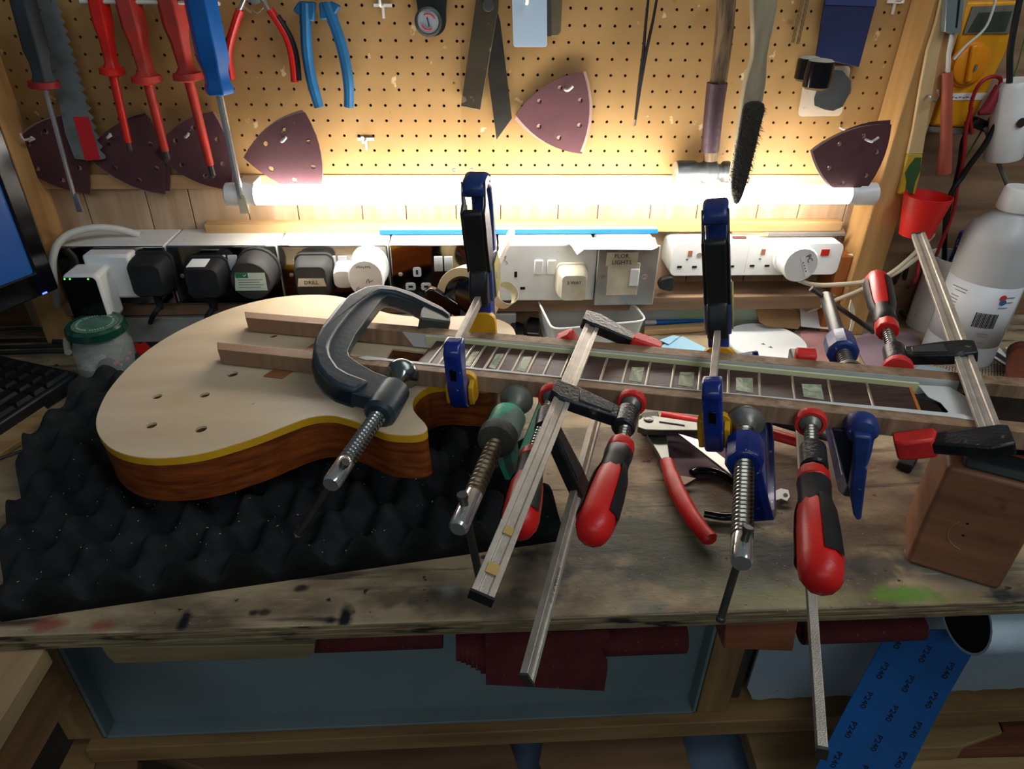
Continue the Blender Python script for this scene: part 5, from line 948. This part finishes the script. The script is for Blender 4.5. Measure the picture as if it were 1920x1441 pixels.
part('foot', MB().slab([PY(x, y, -.150) for x, y in ((795, 560), (862, 592), (880, 640), (800, 640))], (0, .006, 0)), mat('brown_gloss', '2c1c18', .2), t, .001)
part('hub', MB().lathe(PD(885, 556, .865), V((-.45, -.85, .15)), [(-.004, .022), (.004, .022), (.006, .016)], 20), M_BLKG, t)
c = PD(946, 553, .83); w0 = MB(); ax = V((.35, -.6, .6)).normalized(); u = ax.orthogonal().normalized(); v2 = ax.cross(u)
w0.plate(disc(c-ax*.009, u, v2, .0145, 26), [disc(c-ax*.009, u, v2, .0137, 26)], ax*.018); single('tape_curl', 'white curl of tape beside the left trigger clamp', 'tape', w0, M_TAPEW)
c = PZ(948, 612, .0); single('tape_core', 'ivory cardboard tube standing under the white curl of tape', 'tube', MB().plate(disc(c, X, Y, .014, 24), [disc(c, X, Y, .0125, 24)], Z*.05), M_TAPEW)
t = thing('bracket', 'small glossy black plastic bracket left of the clear tub', 'bracket', PZ(985, 628, 0))
part('block', MB().slab([PZ(x, y, .028) for x, y in ((957, 606), (967, 601), (983, 607), (984, 628), (955, 628))], (0, 0, -.028)), M_BLKG, t, .0015)
part('plate', MB().slab([PZ(x, y, .034) for x, y in ((988, 599), (994, 593), (1012, 596), (1012, 626), (988, 624))], (0, 0, -.034)), M_BLKG, t, .0015)
# clear tub
rim_ = [PZ(x, y, .06) for x, y in ((1001, 548), (1161, 535), (1213, 601), (1036, 618))]; cen = sum(rim_, V())/4
bot = [cen+(p-cen)*.86 for p in rim_]; bot = [V((p.x, p.y, .0015)) for p in bot]; bot = [p+V((0, 0, 0)) for p in bot]
t = thing('plastic_tub', 'empty clear plastic tub with a white rim behind the front bar clamp', 'tub', V((cen.x, cen.y, 0)))
M_CLR = mat('clear_tub', 'eef2ee', .25, alpha=.5, spec=.6)
def rc(pts, r=.12, n=4):
    out = []
    for i in range(4):
        a, b, c_ = pts[i-1], pts[i], pts[(i+1) % 4]; p1, p2 = b.lerp(a, r), b.lerp(c_, r)
        out += [(p1*(1-u)**2+b*2*u*(1-u)+p2*u*u) for u in (k/n for k in range(n+1))]
    return out
ro, bo = rc(rim_), rc(bot); n = len(ro); part('wall', MB().add(ro+bo, [(i, (i+1) % n, (i+1) % n+n, i+n) for i in range(n)]), M_CLR, t, smooth=60)
part('base', MB().slab(bo, (0, 0, .001)), M_CLR, t)
part('rim', MB().tube(ro+[ro[0]], .0016, 8, False), mat('milky_rim', 'eceee8', .35), t, label='milky white rim')
# disc lid, brush, papers
pc_ = PZ(1436, 641, .006)
t = thing('plastic_plate', 'round white plastic lid with two small black marks lying behind the neck', 'lid', V((pc_.x, pc_.y, 0)))
rl = (PZ(1508, 641, .006)-PZ(1362, 641, .006)).length/2
part('lid_disc', MB().lathe((pc_.x, pc_.y, .0005), Z, [(0, rl*.97), (.002, rl), (.006, rl), (.0075, rl*.975), (.0065, rl*.93), (.0052, rl*.90), (.005, rl*.62), (.0045, rl*.6), (.0045, .001)], 48), M_WHITEC, t, smooth=60)
for (x, y) in ((1431, 645), (1445, 651)): q = PZ(x, y, .0054); part('black_mark', MB().box(q, .006, .0012, .0003, V((.9, -.4, 0)), V((.4, .9, 0)), Z).box(q+V((.001, .0015, 0)), .0012, .004, .0003), M_INK, t, smooth=0)
t = thing('paint_brush', 'blue handled brush with a white tip lying behind the clear tub', 'brush', PZ(1290, 606, .004))
part('shaft', MB().tube([PZ(1230, 604, .009), PZ(1260, 603, .009), PZ(1330, 600, .009)], [.0042, .0038, .0026], 10), mat('blue_shaft', '1f7ad0', .35), t)
part('tip', MB().tube([PZ(1209, 604, .009), PZ(1231, 604, .009)], .0036, 10), M_WHITEC, t, label='white tip')
single('wood_stick', 'pale wooden stick lying in front of the blue brush', 'wood strip', MB().slab([PZ(x, y, .01) for x, y in ((1208, 611), (1322, 603), (1330, 608), (1320, 612), (1208, 619))], (0, 0, -.009)), W_PINE, .001)
def sheet(name, label, pts, z, m, cat_='paper', th=.0006):
    if z is None: return single(name, label, cat_, MB().slab([PY(x, y, -.014-.028*max(0, (y-585)/30)) for x, y in pts], (0, th, 0)), m)
    return single(name, label, cat_, MB().slab([PZ(x, y, z) for x, y in pts], (0, 0, -th)), m)
sheet('cardboard_piece', 'brown torn cardboard piece leaning behind the white lid', [(1416, 573), (1470, 574), (1501, 583), (1501, 610), (1496, 617), (1440, 612), (1424, 604)], None, mat('cardboard', 'b08c60', .7, 0, '9a774e', 14, mix=(.4, .7)), 'cardboard', .001)
sheet('paper_offcut', 'curved pale blue paper offcut in front of the wooden stick', [(1236, 650), (1262, 636), (1280, 630), (1300, 640), (1330, 655), (1330, 672), (1240, 672)], .0012, mat('pale_blue_paper', '9cc4d8', .6))
sheet('paper_offcut', 'small pale blue folded paper chip left of the curved offcut', [(1236, 637), (1262, 628), (1274, 630), (1254, 645)], .004, mat('pale_blue_paper', '9cc4d8', .6))
sheet('abrasive_scrap', 'wrinkled pink sandpaper scrap between the white lid and the blue screw clamp', [(1500, 622), (1540, 608), (1570, 625), (1590, 660), (1620, 700), (1560, 700), (1508, 668)], .0014, mat('pink_abrasive', 'b98a86', .8, 0, '946a68', 14, mix=(.4, .7), bump=.8, bscale=90), 'sandpaper')
sheet('abrasive_scrap', 'lilac sandpaper sheet under the inverted red clamp handle', [(1600, 640), (1640, 610), (1712, 622), (1760, 700), (1700, 712), (1640, 716)], .0022, mat('lilac_abrasive', '9c848e', .8, 0, '86707c', 10, mix=(.4, .7)), 'sandpaper')
sheet('paper_offcut', 'small white paper piece under the tip of the ivory strip', [(1560, 618), (1600, 600), (1600, 580), (1580, 570), (1500, 576), (1502, 612)], None, M_WHITEC)
single('plastic_strip', 'curved ivory plastic strip standing between the screw clamp and the post', 'strip', MB().slab([PY(x, y, -.12) for x, y in ((1596, 562), (1603, 580), (1604, 600), (1598, 620), (1590, 640), (1586, 638), (1594, 616), (1597, 598), (1592, 578))], (0, .002, 0)), M_TAPEW)
single('wood_chip', 'pale yellow wood chip behind the blue screw clamp', 'wood', MB().slab([PZ(x, y, .004) for x, y in ((1597, 663), (1606, 662), (1616, 690), (1594, 690))], (0, 0, -.003)), W_PINE)
# bottle
bb_ = PZ(1790, 668, 0); bh = near(1890, 346, bb_, Z).z; R_ = .046
t = thing('bottle', 'large white plastic bottle with a screw cap and printed label behind the right clamp', 'bottle', bb_)
def bz(py, px): return near(px, py, bb_, Z).z
zs, zn = bz(425, 1862), bz(388, 1875)
part('bottle_body', MB().lathe(bb_, Z, [(.0, R_*.90), (.004, R_*.98), (.010, R_), (zs-.012, R_), (zs-.004, R_*.97), (zs+.006, R_*.86), (zn-.006, R_*.52), (zn-.002, R_*.42), (zn+.004, R_*.40)], 40), mat('milky_bottle', 'd4d7d8', .35, 0, alpha=.86, trans=.15), t, smooth=50)
part('liquid', MB().lathe(bb_+Z*.003, Z, [(0, R_*.9), (.006, R_*.96), (zs-.05, R_*.96)], 36), mat('cloudy_liquid', 'a3a6ac', .3), t)
part('cap', MB().lathe(bb_+Z*zn, Z, [(0, R_*.47), (.002, R_*.49), (bh-zn-.003, R_*.45), (bh-zn, R_*.41)], 32), M_WHITEC, t, .0006, label='white ribbed screw cap')
tov = (CAMP-bb_); tov.z = 0; a00 = math.atan2(tov.y, tov.x); lz0, lz1 = zs*.20, zs*.66
lab = part('label', MB().lathe(bb_+Z*lz0, Z, [(0, R_+.0004), (lz1-lz0, R_+.0004)], 24, a00-1.35, a00+1.30, ref=X), mat('label_white', 'd2d6da', .4), t, label='pale printed label'); lab.modifiers.new('thick', 'SOLIDIFY').thickness = .0003
def onb(ang, z, off=.0010): a = a00+ang; n_ = V((math.cos(a), math.sin(a), 0)); return bb_+n_*(R_+off)+Z*z, V((-math.sin(a), math.cos(a), 0)), n_
lh = lz1-lz0
for k in range(15):
    p, tg, n_ = onb(.10+.040*k, lz0+lh*.47); part('barcode_bar', MB().box(p, (.0013, .0007, .0010)[k % 3], .0003, lh*.24, tg, n_, Z), M_INK, lab, smooth=0)
for k, (r, s_) in enumerate(((.86, 'Super'), (.79, 'Clean'))): p, tg, n_ = onb(.75, lz0+lh*r, .0012)
p, tg, n_ = onb(.60, lz0+lh*.86); part('red_logo_dot', MB().lathe(p, n_, [(0, .0042), (.0003, .0042)], 12), mat('logo_red', 'c8403c', .5), lab)
p, tg, n_ = onb(.64, lz0+lh*.79); part('blue_logo_dot', MB().lathe(p, n_, [(0, .0042), (.0003, .0042)], 12), mat('logo_blue', '2a68a8', .5), lab)
for (an, r, w2) in ((.82, .865, .012), (.84, .785, .010), (.7, .70, .012), (.45, .25, .014), (.45, .21, .012), (.5, .10, .008), (-.55, .88, .022), (-.5, .83, .016), (-.62, .74, .012), (-.62, .69, .012), (-.62, .64, .011), (-.62, .59, .011), (-.62, .54, .010)):
    p, tg, n_ = onb(an, lz0+lh*r); part('print_line', MB().box(p, w2, .0003, .0010, tg, n_, Z), mat('print_grey', '70757c', .6), lab, smooth=0)
# white mug with markers, red cup
mb_ = PZ(1742, 610, 0); mh = near(1762, 470, mb_, Z).z*.97
t = thing('mug', 'white cylindrical pot holding a blue and a black marker, behind the clamp bar', 'pot', mb_)
part('pot', MB().plate(disc(mb_, X, Y, .034, 32), [disc(mb_, X, Y, .031, 32)], Z*mh).lathe(mb_, Z, [(0, .033), (.003, .033)], 28), M_WHITE, t)
def marker(lab_, dx, dy, r, m, h): o = mb_+V((dx, dy, .004)); t = thing('marker', lab_, 'marker', o); part('barrel', MB().lathe(o, V((dx*.6, dy*.2, h)), [(0, r), (h-.02, r)], 14), m, t); part('cap', MB().lathe(o+V((dx*.6, dy*.2, h)).normalized()*(h-.02), V((dx*.6, dy*.2, h)), [(0, r*1.1), (.018, r*1.05), (.02, r*.8)], 14), M_NAVY if m is not M_BLKG else M_BLKG, t)
marker('fat blue marker standing in the white pot', .008, .010, .0085, M_BLUE, mh+.03); marker('fat black marker standing in the white pot beside the blue one', .019, -.010, .0085, M_BLKG, mh+.026)
cc_ = PY(1716, 440, -.081); ct = near(1738, 366, cc_, Z).z-cc_.z
t = thing('red_cup', 'bright red tapered plastic cup in front of the right post', 'cup', cc_)
part('cup', MB().plate(disc(cc_, X, Y, .021, 32), [], Z*.0015), M_RED, t)
o_, i_ = [], []
cm = MB().lathe(cc_, Z, [(0, .0205), (ct, .0300), (ct+.0005, .0288), (.002, .0192)], 36); part('cup_wall', cm, M_RED, t, smooth=40)
single('nail', 'steel nail holding the red cup on the post', 'nail', MB().cyl(cc_+V((0, .018, .03)), V((cc_.x, -.049, cc_.z+.03)), .0016, 8), M_STEEL)
# right side of the bench
M_MESH = mat('mesh_mat', 'a89880', .8, 0, '91826c', 20, mix=(.4, .7))
mo = [PZ(1735, 690, .003), PZ(1990, 640, .003), PZ(1990, 800, .003), PZ(1790, 800, .003)]
gx = MB(); o0 = mo[0]; ux = (PZ(1990, 655, .003)-o0); uy = (PZ(1795, 800, .003)-o0); lx, ly = ux.length, uy.length; ux.normalize(); uy = (uy-ux*uy.dot(ux)).normalized()
st = .0052
for i in range(int(lx/st)+1): gx.box(o0+ux*(i*st)+uy*ly/2, .0018, ly, .0012, ux, uy, Z)
for j in range(int(ly/st)+1): gx.box(o0+uy*(j*st)+ux*lx/2, lx, .0018, .0012, ux, uy, Z)
single('mesh_mat', 'beige open mesh anti slip mat lying under the bottle at the right', 'mat', gx, M_MESH, smooth=0)
cdn = thing('card', 'white card with a dark printed rectangle lying right of the bottle', 'card', PZ(1880, 675, .004))
part('card_sheet', MB().slab([PZ(x, y, .006) for x, y in ((1852, 648), (1864, 645), (1916, 680), (1908, 692), (1896, 691), (1848, 660))], (0, 0, -.0006)), M_WHITEC, cdn); part('dark_print', MB().slab([PZ(x, y, .0064) for x, y in ((1856, 650), (1896, 677), (1888, 681), (1850, 656))], (0, 0, -.0003)), M_DSTEEL, cdn)
sheet('paper_offcut', 'crumpled white paper at the right edge beside the printed card', [(1884, 650), (1925, 655), (1930, 672), (1898, 668)], .012, M_WHITEC)
sheet('plastic_sheet', 'dusty blue plastic sheet under the front of the bottle', [(1700, 700), (1725, 684), (1770, 690), (1800, 705), (1750, 708)], .0065, mat('dusty_blue', '7f97a0', .4))
single('wood_offcut', 'brown round wooden tool handle at the right edge behind the mesh mat', 'wood', MB().tube([PZ(1916, 660, .03), PZ(1916, 735, .02)], .018, 16), wood('dark_red_wood', '6d3620', '4e2514', 8))
# cables and bits between post and bottle
for k, (pts, m, lab) in enumerate((([(1690, 500), (1668, 560), (1700, 590), (1760, 600)], 'dark_cable', 'dark grey cable coil at the foot of the right post, nearest the clamp handle'), ([(1705, 480), (1690, 560), (1712, 585), (1770, 592)], 'dark_cable', 'dark grey cable at the foot of the right post, nearer the white pot'))):
    single('cable', lab, 'cable', MB().tube(cat([PY(pts[0][0], pts[0][1], -.03)]+[PZ(x, y, .008) for x, y in pts[1:]], 6, False), .0036, 8), mat('dark_cable', '39352f', .6))
single('cable', 'red test lead looped beside the white pot', 'cable', MB().tube(cat([PY(1722, 470, -.02), PY(1719, 520, -.06), PZ(1698, 548, .02), PZ(1712, 572, .02), PZ(1745, 580, .02), PZ(1722, 560, .03), PZ(1702, 545, .03)], 8, False), .0022, 8), mat('red_lead', 'a02228', .4))
# ================================================================ right bay wall
M_MY = mat('meter_yellow', 'e09a10', .45, 0, 'c5830c', 10, mix=(.4, .7), speck=[('5a3a10', 50, .72, .76)])
ym = -.035
t = thing('multimeter', 'yellow multimeter with a round dial hanging on the brown wall at the right', 'multimeter', PY(1790, 250, ym))
q = lambda L_, y=ym: [PY(a, b2, y) for a, b2 in L_]
part('case', MB().slab(q([(1811, 4), (1912, 2), (1888, 96), (1818, 240), (1748, 237), (1780, 153), (1796, 80)]), (0, .03, 0)), M_MY, t, .003)
part('base_edge', MB().slab(q([(1747, 238), (1820, 241), (1824, 254), (1740, 247)]), (0, .03, 0)), mat('grey_rubber', '77766c', .7), t, .002)
part('display_frame', MB().slab(q([(1824, 12), (1908, 9), (1893, 63), (1806, 64)], ym-.002), (0, .003, 0)), mat('meter_grey', '6d6c60', .6), t, .0006)
part('display', MB().slab(q([(1836, 24), (1898, 21), (1886, 58), (1815, 60)], ym-.003), (0, .002, 0)), mat('meter_lcd', '3c443a', .3), t)
dc = PY(1815, 121, ym); part('dial', MB().lathe(dc, (0, -1, 0), [(0, .0265), (.002, .0265), (.003, .024), (.007, .0225), (.008, .021)], 36), mat('dial_amber', 'e08a08', .4), t)
part('dial_grip', MB().box(dc+V((-.003, -.010, .002)), .009, .006, .044, V((.98, 0, .17)), Y, V((-.17, 0, .98))), mat('dial_amber', 'e08a08', .4), t, .0025)
part('dial_button', MB().box(dc+V((.002, -.014, -.002)), .003, .002, .008), mat('meter_grey', '6d6c60', .6), t, .0006)
for (x, y) in ((1768, 212), (1812, 230), (1768, 232)): part('case_screw', MB().lathe(PY(x, y, ym), (0, -1, 0), [(0, .003), (.0006, .003)], 10), M_DSTEEL, t)
lb = part('label_strip', MB().slab(q([(1773, 175), (1852, 174), (1847, 187), (1768, 188)], ym-.001), (0, .001, 0)), M_WHITE, t, label='white label strip')
for k in range(6): pq = PY(1786+7*k, 182+(k % 2), ym-.0012); part('print_mark', MB().box(pq, .0042-.001*(k % 2), .0003, .0012, V((1, 0, 0)), Y, Z), mat('label_print', '5a6a64', .6), lb, smooth=0)
t = thing('clip_tool', 'pale grey metal clip with a white lead hanging left of the multimeter', 'clip', PY(1788, 62, -.06))
part('clip_body', MB().slab(q([(1776, -20), (1810, -20), (1802, 62), (1786, 64), (1772, 60)], -.065), (0, .012, 0)), mat('blue_grey_metal', '8e9ca0', .35, .6), t, .001)
part('slot', MB().slab(q([(1797, 0), (1801, 0), (1795, 52), (1792, 52)], -.0656), (0, .001, 0)), M_DARK, t)
part('lead', MB().tube([PY(1785, 64, -.059), PY(1779, 100, -.059), PY(1777, 136, -.059)], .0026, 10), M_WCAB, t)
single('heat_tube', 'faded orange red rubber tube hanging from the white lead left of the multimeter', 'tube', MB().tube([PY(1777, 135, -.059), PY(1775, 200, -.059), PY(1774, 270, -.059), PY(1769, 324, -.059)], [.0062, .0064, .0072, .0095], 14), mat('faded_coral', 'a8503c', .6, 0, '8e4434', 14, mix=(.4, .7)))
M_BCAB = mat('black_cable', '141816', .5)
single('cable', 'thin white cable crossing the multimeter display', 'cable', MB().tube(cat([PY(1872, -20, -.05), PY(1850, 48, -.055), PY(1812, 85, -.055), PY(1788, 112, -.057)], 6, False), .0016, 8), M_WCAB)
single('cable', 'thick black cable hanging right of the multimeter and curving down left', 'cable', MB().tube(cat([PY(1916, -20, -.06), PY(1895, 90, -.065), PY(1889, 180, -.065), PY(1852, 262, -.06), PY(1808, 325, -.05), PY(1775, 395, -.04), PZ(1770, 560, .02)], 8, False), .0036, 10), M_BCAB)
single('cable', 'red test lead looping below the multimeter dial', 'cable', MB().tube(cat([PY(1822, 250, -.045), PY(1820, 200, -.05), PY(1835, 160, -.055), PY(1858, 144, -.055), PY(1876, 148, -.055), PY(1872, 168, -.055)], 8, False), .0024, 8), mat('red_lead', 'a02228', .4))
single('probe_clip', 'dull red clip at the end of the looping test lead', 'clip', MB().tube([PY(1874, 160, -.056), PY(1862, 185, -.056), PY(1848, 208, -.056), PY(1835, 212, -.056)], [.005, .007, .0075, .003], 12), mat('dull_red', '8c2630', .45))
single('cable', 'red test lead hanging straight down below the multimeter', 'cable', MB().tube(cat([PY(1822, 200, -.052), PY(1812, 240, -.05), PY(1806, 300, -.045), PY(1796, 345, -.04), PY(1786, 400, -.035), PY(1755, 480, -.03)], 8, False), .0024, 8), mat('red_lead', 'a02228', .4))
single('cable', 'black test lead hanging straight down beside the red lead', 'cable', MB().tube(cat([PY(1830, 225, -.04), PY(1806, 260, -.04), PY(1798, 310, -.035), PY(1784, 370, -.03), PY(1772, 430, -.03)], 8, False), .0026, 8), M_BCAB)
single('cable', 'grey cable coming from the black cable down to the bottle cap', 'cable', MB().tube(cat([PY(1848, 240, -.05), PY(1862, 280, -.05), PY(1880, 325, -.05), PY(1900, 370, -.045), PY(1930, 400, -.03)], 8, False), .0030, 8), mat('grey_cable', '6b6c66', .5))
single('cable', 'thin green wire hanging behind the black cable', 'cable', MB().tube(cat([PY(1925, 60, -.03), PY(1895, 160, -.03), PY(1850, 230, -.03), PY(1808, 300, -.03)], 8, False), .0012, 6), mat('green_wire', '5c7a38', .5))
single('plug_block', 'small black connector below the multimeter', 'connector', MB().box(PY(1838, 233, -.038), .024, .012, .014, V((.9, 0, -.3)), Y, V((.3, 0, .9))), M_BLK, .002)
tb, tt = PY(1880, 296, -.06), PY(1905, 150, -.06)
t = thing('white_tube', 'white plastic tube with a dark hole hanging at the right edge', 'tube', tb)
part('tube_body', MB().lathe(tb, tt-tb, [(0, .0215), (.002, .0225), ((tt-tb).length-.006, .0205), ((tt-tb).length, .017)], 28), M_WHITE, t)
part('side_hole', MB().lathe(PY(1915, 230, -.0832), (0, -1, 0), [(0, .006), (.0006, .006)], 14), mat('hole_brown', '2c1c10', .8), t)
# paint stirring stick on the right post
ys = -.056
t = thing('stick', 'long pale wooden stick with a green and yellow painted end hanging on the right post', 'stick', PY(1690, 362, ys))
S_ = lambda L_: [PY(1620+x/3.133, y/3.133, ys) for x, y in L_]
part('stick', MB().slab(S_([(470, -60), (425, 130), (372, 300), (330, 520), (290, 760), (258, 905), (345, 905), (388, 640), (440, 330), (500, 90), (530, -60)]), (0, .005, 0)), wood('pale_stick', 'cdb183', 'b89a6a', 6, (8, 8, 1)), t, .0008)
part('yellow_end', MB().slab(S_([(258, 905), (240, 1000), (200, 1140), (300, 1140), (330, 1020), (345, 905)]), (0, .005, 0)), mat('yellow_paint', 'b8982c', .6), t, .0008, label='chipped yellow paint')
part('green_paint', MB().slab([p-Y*.0006 for p in S_([(300, 925), (262, 975), (240, 1015), (250, 1060), (242, 1135), (285, 1136), (300, 1070), (330, 1000), (336, 925)])], (0, .0006, 0)), mat('green_paint', '33542a', .6), t, label='dark green paint')
hs_ = PY(1757, 178, -.06); single('cup_hook', 'small steel cup hook screwed into the right post', 'hook', MB().tube(cat([PY(1740, 178, -.046), PY(1742, 178, -.062), PY(1746, 186, -.066), PY(1754, 188, -.066), PY(1759, 178, -.066), PY(1758, 168, -.066)], 5, False), .0014, 8), M_STEEL)
# ================================================================ wooden block at the right front
q0, q1 = PZ(1697, 1054), PZ(1873, 1108); zt = near(1775, 873, q0, Z).z; fd = (q1-q0).normalized(); bd = V((-fd.y, fd.x, 0)); bd = bd if bd.y > 0 else -bd
Lf = (q1-q0).length; Ld = .075
t = thing('wooden_block', 'reddish brown wooden block with a drawn circle standing at the right, under the headstock', 'block', q0+fd*Lf/2)
M_BLOCK = wood('block_wood', '94654a', '6f4934', 7, (1, 1, 6), .5, speck=[('3a2018', 16, .66, .72)])
bot_ = [q0, q0+fd*Lf, q0+fd*Lf+bd*Ld, q0+bd*Ld]; bot_ = [V((p.x, p.y, .0003)) for p in bot_]
zt2 = zt
part('block_body', MB().hexa(bot_, [V((p.x, p.y, zt2)) for p in bot_]), M_BLOCK, t, .004, seg=3)
cc2 = PN(1820, 1005, q0, -bd); arc = [cc2-bd*.0003+fd*(.0175*math.cos(a))+Z*(.0175*math.sin(a)) for a in (PI*(.75+.7*k/16) for k in range(17))]
part('drawn_circle', MB().tube(arc, .0003, 4), mat('pencil_scratch', 'a08468', .7), t, label='faint scratched circle')
for (x, y) in ((1806, 1003), (1814, 981)): part('pin_hole', MB().lathe(PN(x, y, q0, -bd), -bd, [(-.0001, .0012), (.0003, .0012)], 8), M_DARK, t)
topc = lambda a, b2, h=0: V((q0.x, q0.y, zt+h))+fd*a+bd*b2
single('rubber_sheet', 'dusty dark rubber sheet folded on top of the wooden block', 'sheet', MB().hexa([topc(.012, .004, .0005), topc(Lf+.05, .003, .0005), topc(Lf+.05, .066, .0005), topc(.012, .066, .0005)], [topc(.012, .006, .008), topc(Lf+.05, .006, .008), topc(Lf+.05, .064, .008), topc(.012, .064, .008)]), mat('dusty_rubber', '3c4444', .8, 0, '2c3232', 20, mix=(.4, .7)), .002)
single('wood_wedge', 'orange brown wood strip on the rubber sheet under the headstock', 'wood', MB().hexa([topc(.03, .03, .0085), topc(Lf+.06, .02, .0085), topc(Lf+.06, .055, .0085), topc(.03, .055, .0085)], [topc(.03, .031, .0185), topc(Lf+.06, .021, .0185), topc(Lf+.06, .055, .0185), topc(.03, .055, .0185)]), wood('orange_strip', 'b0692a', '8c4f1c', 8, (1, 8, 8)), .001)
single('rubber_pad', 'black lumpy rubber piece on the left end of the wooden block', 'pad', MB().sphere(topc(.016, .045, .012), .014, 12, (1, .9, .8)), M_RUB)
# ================================================================ things on the bench in front of the neck
M_MET = mat('satin_metal', '7d7f7c', .38, .8, '66665f', 20, mix=(.4, .7))
def flat(pts, z, th): return MB().slab([PZ(x, y, z) for x, y in pts], (0, 0, -th))
t = thing('water_pump_pliers', 'adjustable pliers with grey jaws and a long red handle on the bench under the neck', 'pliers', PZ(1270, 900, 0))
part('slotted_jaw', flat([(1196, 788), (1206, 781), (1228, 779), (1320, 793), (1322, 806), (1240, 806), (1210, 805), (1196, 800)], .024, .008), M_MET, t, .002)
part('jaw_slot', flat([(1236, 789), (1284, 796), (1284, 799), (1236, 792)], .0243, .001), M_DARK, t)
part('pivot_bolt', MB().lathe(PZ(1216, 787, .0235), Z, [(0, .006), (.002, .0055), (.0028, .003)], 16), M_MET, t)
part('shank', flat([(1212, 812), (1250, 810), (1258, 866), (1243, 866), (1234, 848)], .013, .007), M_MET, t, .0015)
part('black_head', flat([(1200, 778), (1206, 772), (1234, 770), (1238, 782), (1240, 812), (1205, 806)], .014, .009), M_BLK, t, .002)
ra = [(1250, 864), (1262, 900), (1280, 940), (1305, 980), (1334, 1014)]
part('red_handle', MB().tube(cat([PZ(x, y, .011) for x, y in ra], 6, False), [.0078]*5+[.0092]*5+[.0096]*5+[.0092]*5+[.0088]*4+[.006], 14, flat=.75), M_RED, t, label='red dipped handle')
part('second_handle', MB().tube(cat([PZ(x, y, .0165) for x, y in ((1240, 778), (1300, 790), (1370, 800), (1440, 812), (1505, 830))], 5, False), .0085, 12, flat=.7), M_RED, t, label='red handle lying under the neck')
t = thing('craft_pliers', 'pliers with a black and red handle and dark nose behind the upright red clamp', 'pliers', PZ(1500, 815, 0))
part('handle', MB().tube(cat([PZ(x, y, .034) for x, y in ((1430, 780), (1470, 793), (1505, 803), (1525, 812))], 5, False), .0075, 12, flat=.75), M_BLK, t); part('nose', MB().tube([PZ(1522, 811, .034), PZ(1545, 819, .034), PZ(1561, 828, .033)], [.006, .004, .0012], 10), M_DSTEEL, t)
single('steel_blade', 'flat steel blade lying diagonally left of the blue screw clamp', 'blade', MB().slab([PZ(x, y, .022) for x, y in ((1272, 812), (1312, 824), (1400, 890), (1400, 912))], (0, 0, -.003)), mat('blade_steel', 'a5a49e', .35, .7), .0004)
t = thing('scissors', 'black handled scissors lying half behind the blue screw clamp', 'scissors', PZ(1370, 930, 0))
lp = [(1298, 886), (1310, 881), (1345, 885), (1380, 905), (1408, 935), (1400, 962), (1360, 968), (1320, 962)]
part('finger_loop', MB().tube(cat([PZ(x, y, .006) for x, y in lp], 6, False), .0048, 12, flat=.8), M_BLKG, t, label='black finger loop')
part('blade', flat([(1400, 925), (1440, 880), (1446, 884), (1410, 935)], .008, .003), M_STEEL, t)
sheet('abrasive_scrap', 'mauve sandpaper sheet lying under the pliers on the bench', [(1232, 868), (1250, 812), (1330, 818), (1380, 850), (1380, 900), (1300, 892), (1290, 905), (1240, 882)], .003, mat('mauve_abrasive', '6a545a', .8, 0, '574449', 12, mix=(.4, .7)), 'sandpaper', .0008)
sheet('paper_offcut', 'torn pale paper corner beside the red pliers handle', [(1270, 890), (1305, 896), (1284, 908), (1268, 900)], .008, mat('torn_paper', 'b09a84', .7))
t = thing('keyhole_plate', 'small torn white card with a dark hole right of the blue screw clamp', 'card', PZ(1462, 935, 0))
part('plate', MB().plate([PZ(x, y, .006) for x, y in ((1448, 922), (1464, 915), (1478, 918), (1481, 930), (1476, 938), (1465, 934), (1450, 938))], [[PZ(1473+5*math.cos(a*PI/4), 928+4.5*math.sin(a*PI/4), .006) for a in range(8)]], (0, 0, -.001)), M_WHITEC, t)
single('rubber_offcut', 'grey rubber offcut on the bench left of the wooden block', 'rubber', flat([(1690, 852), (1720, 845), (1722, 858), (1712, 874), (1684, 864)], .012, .011), M_RUB, .0015)
wood_shav = MB()
for (x, y, s_) in ((1700, 1035, 1), (150, 880, 1.2)):
    p = PZ(x if x > 1000 else 80, y if x > 1000 else 853, .004); wood_shav.tube([p+V((.004*s_*math.cos(a), .003*s_*math.sin(a*1.3), .001*a)) for a in (k*.5 for k in range(8))], .0004, 4)
single('wood_shaving', 'curled pale shaving on the bench near the left edge of the foam', 'shaving', wood_shav, mat('sawdust', 'a89a80', .9))
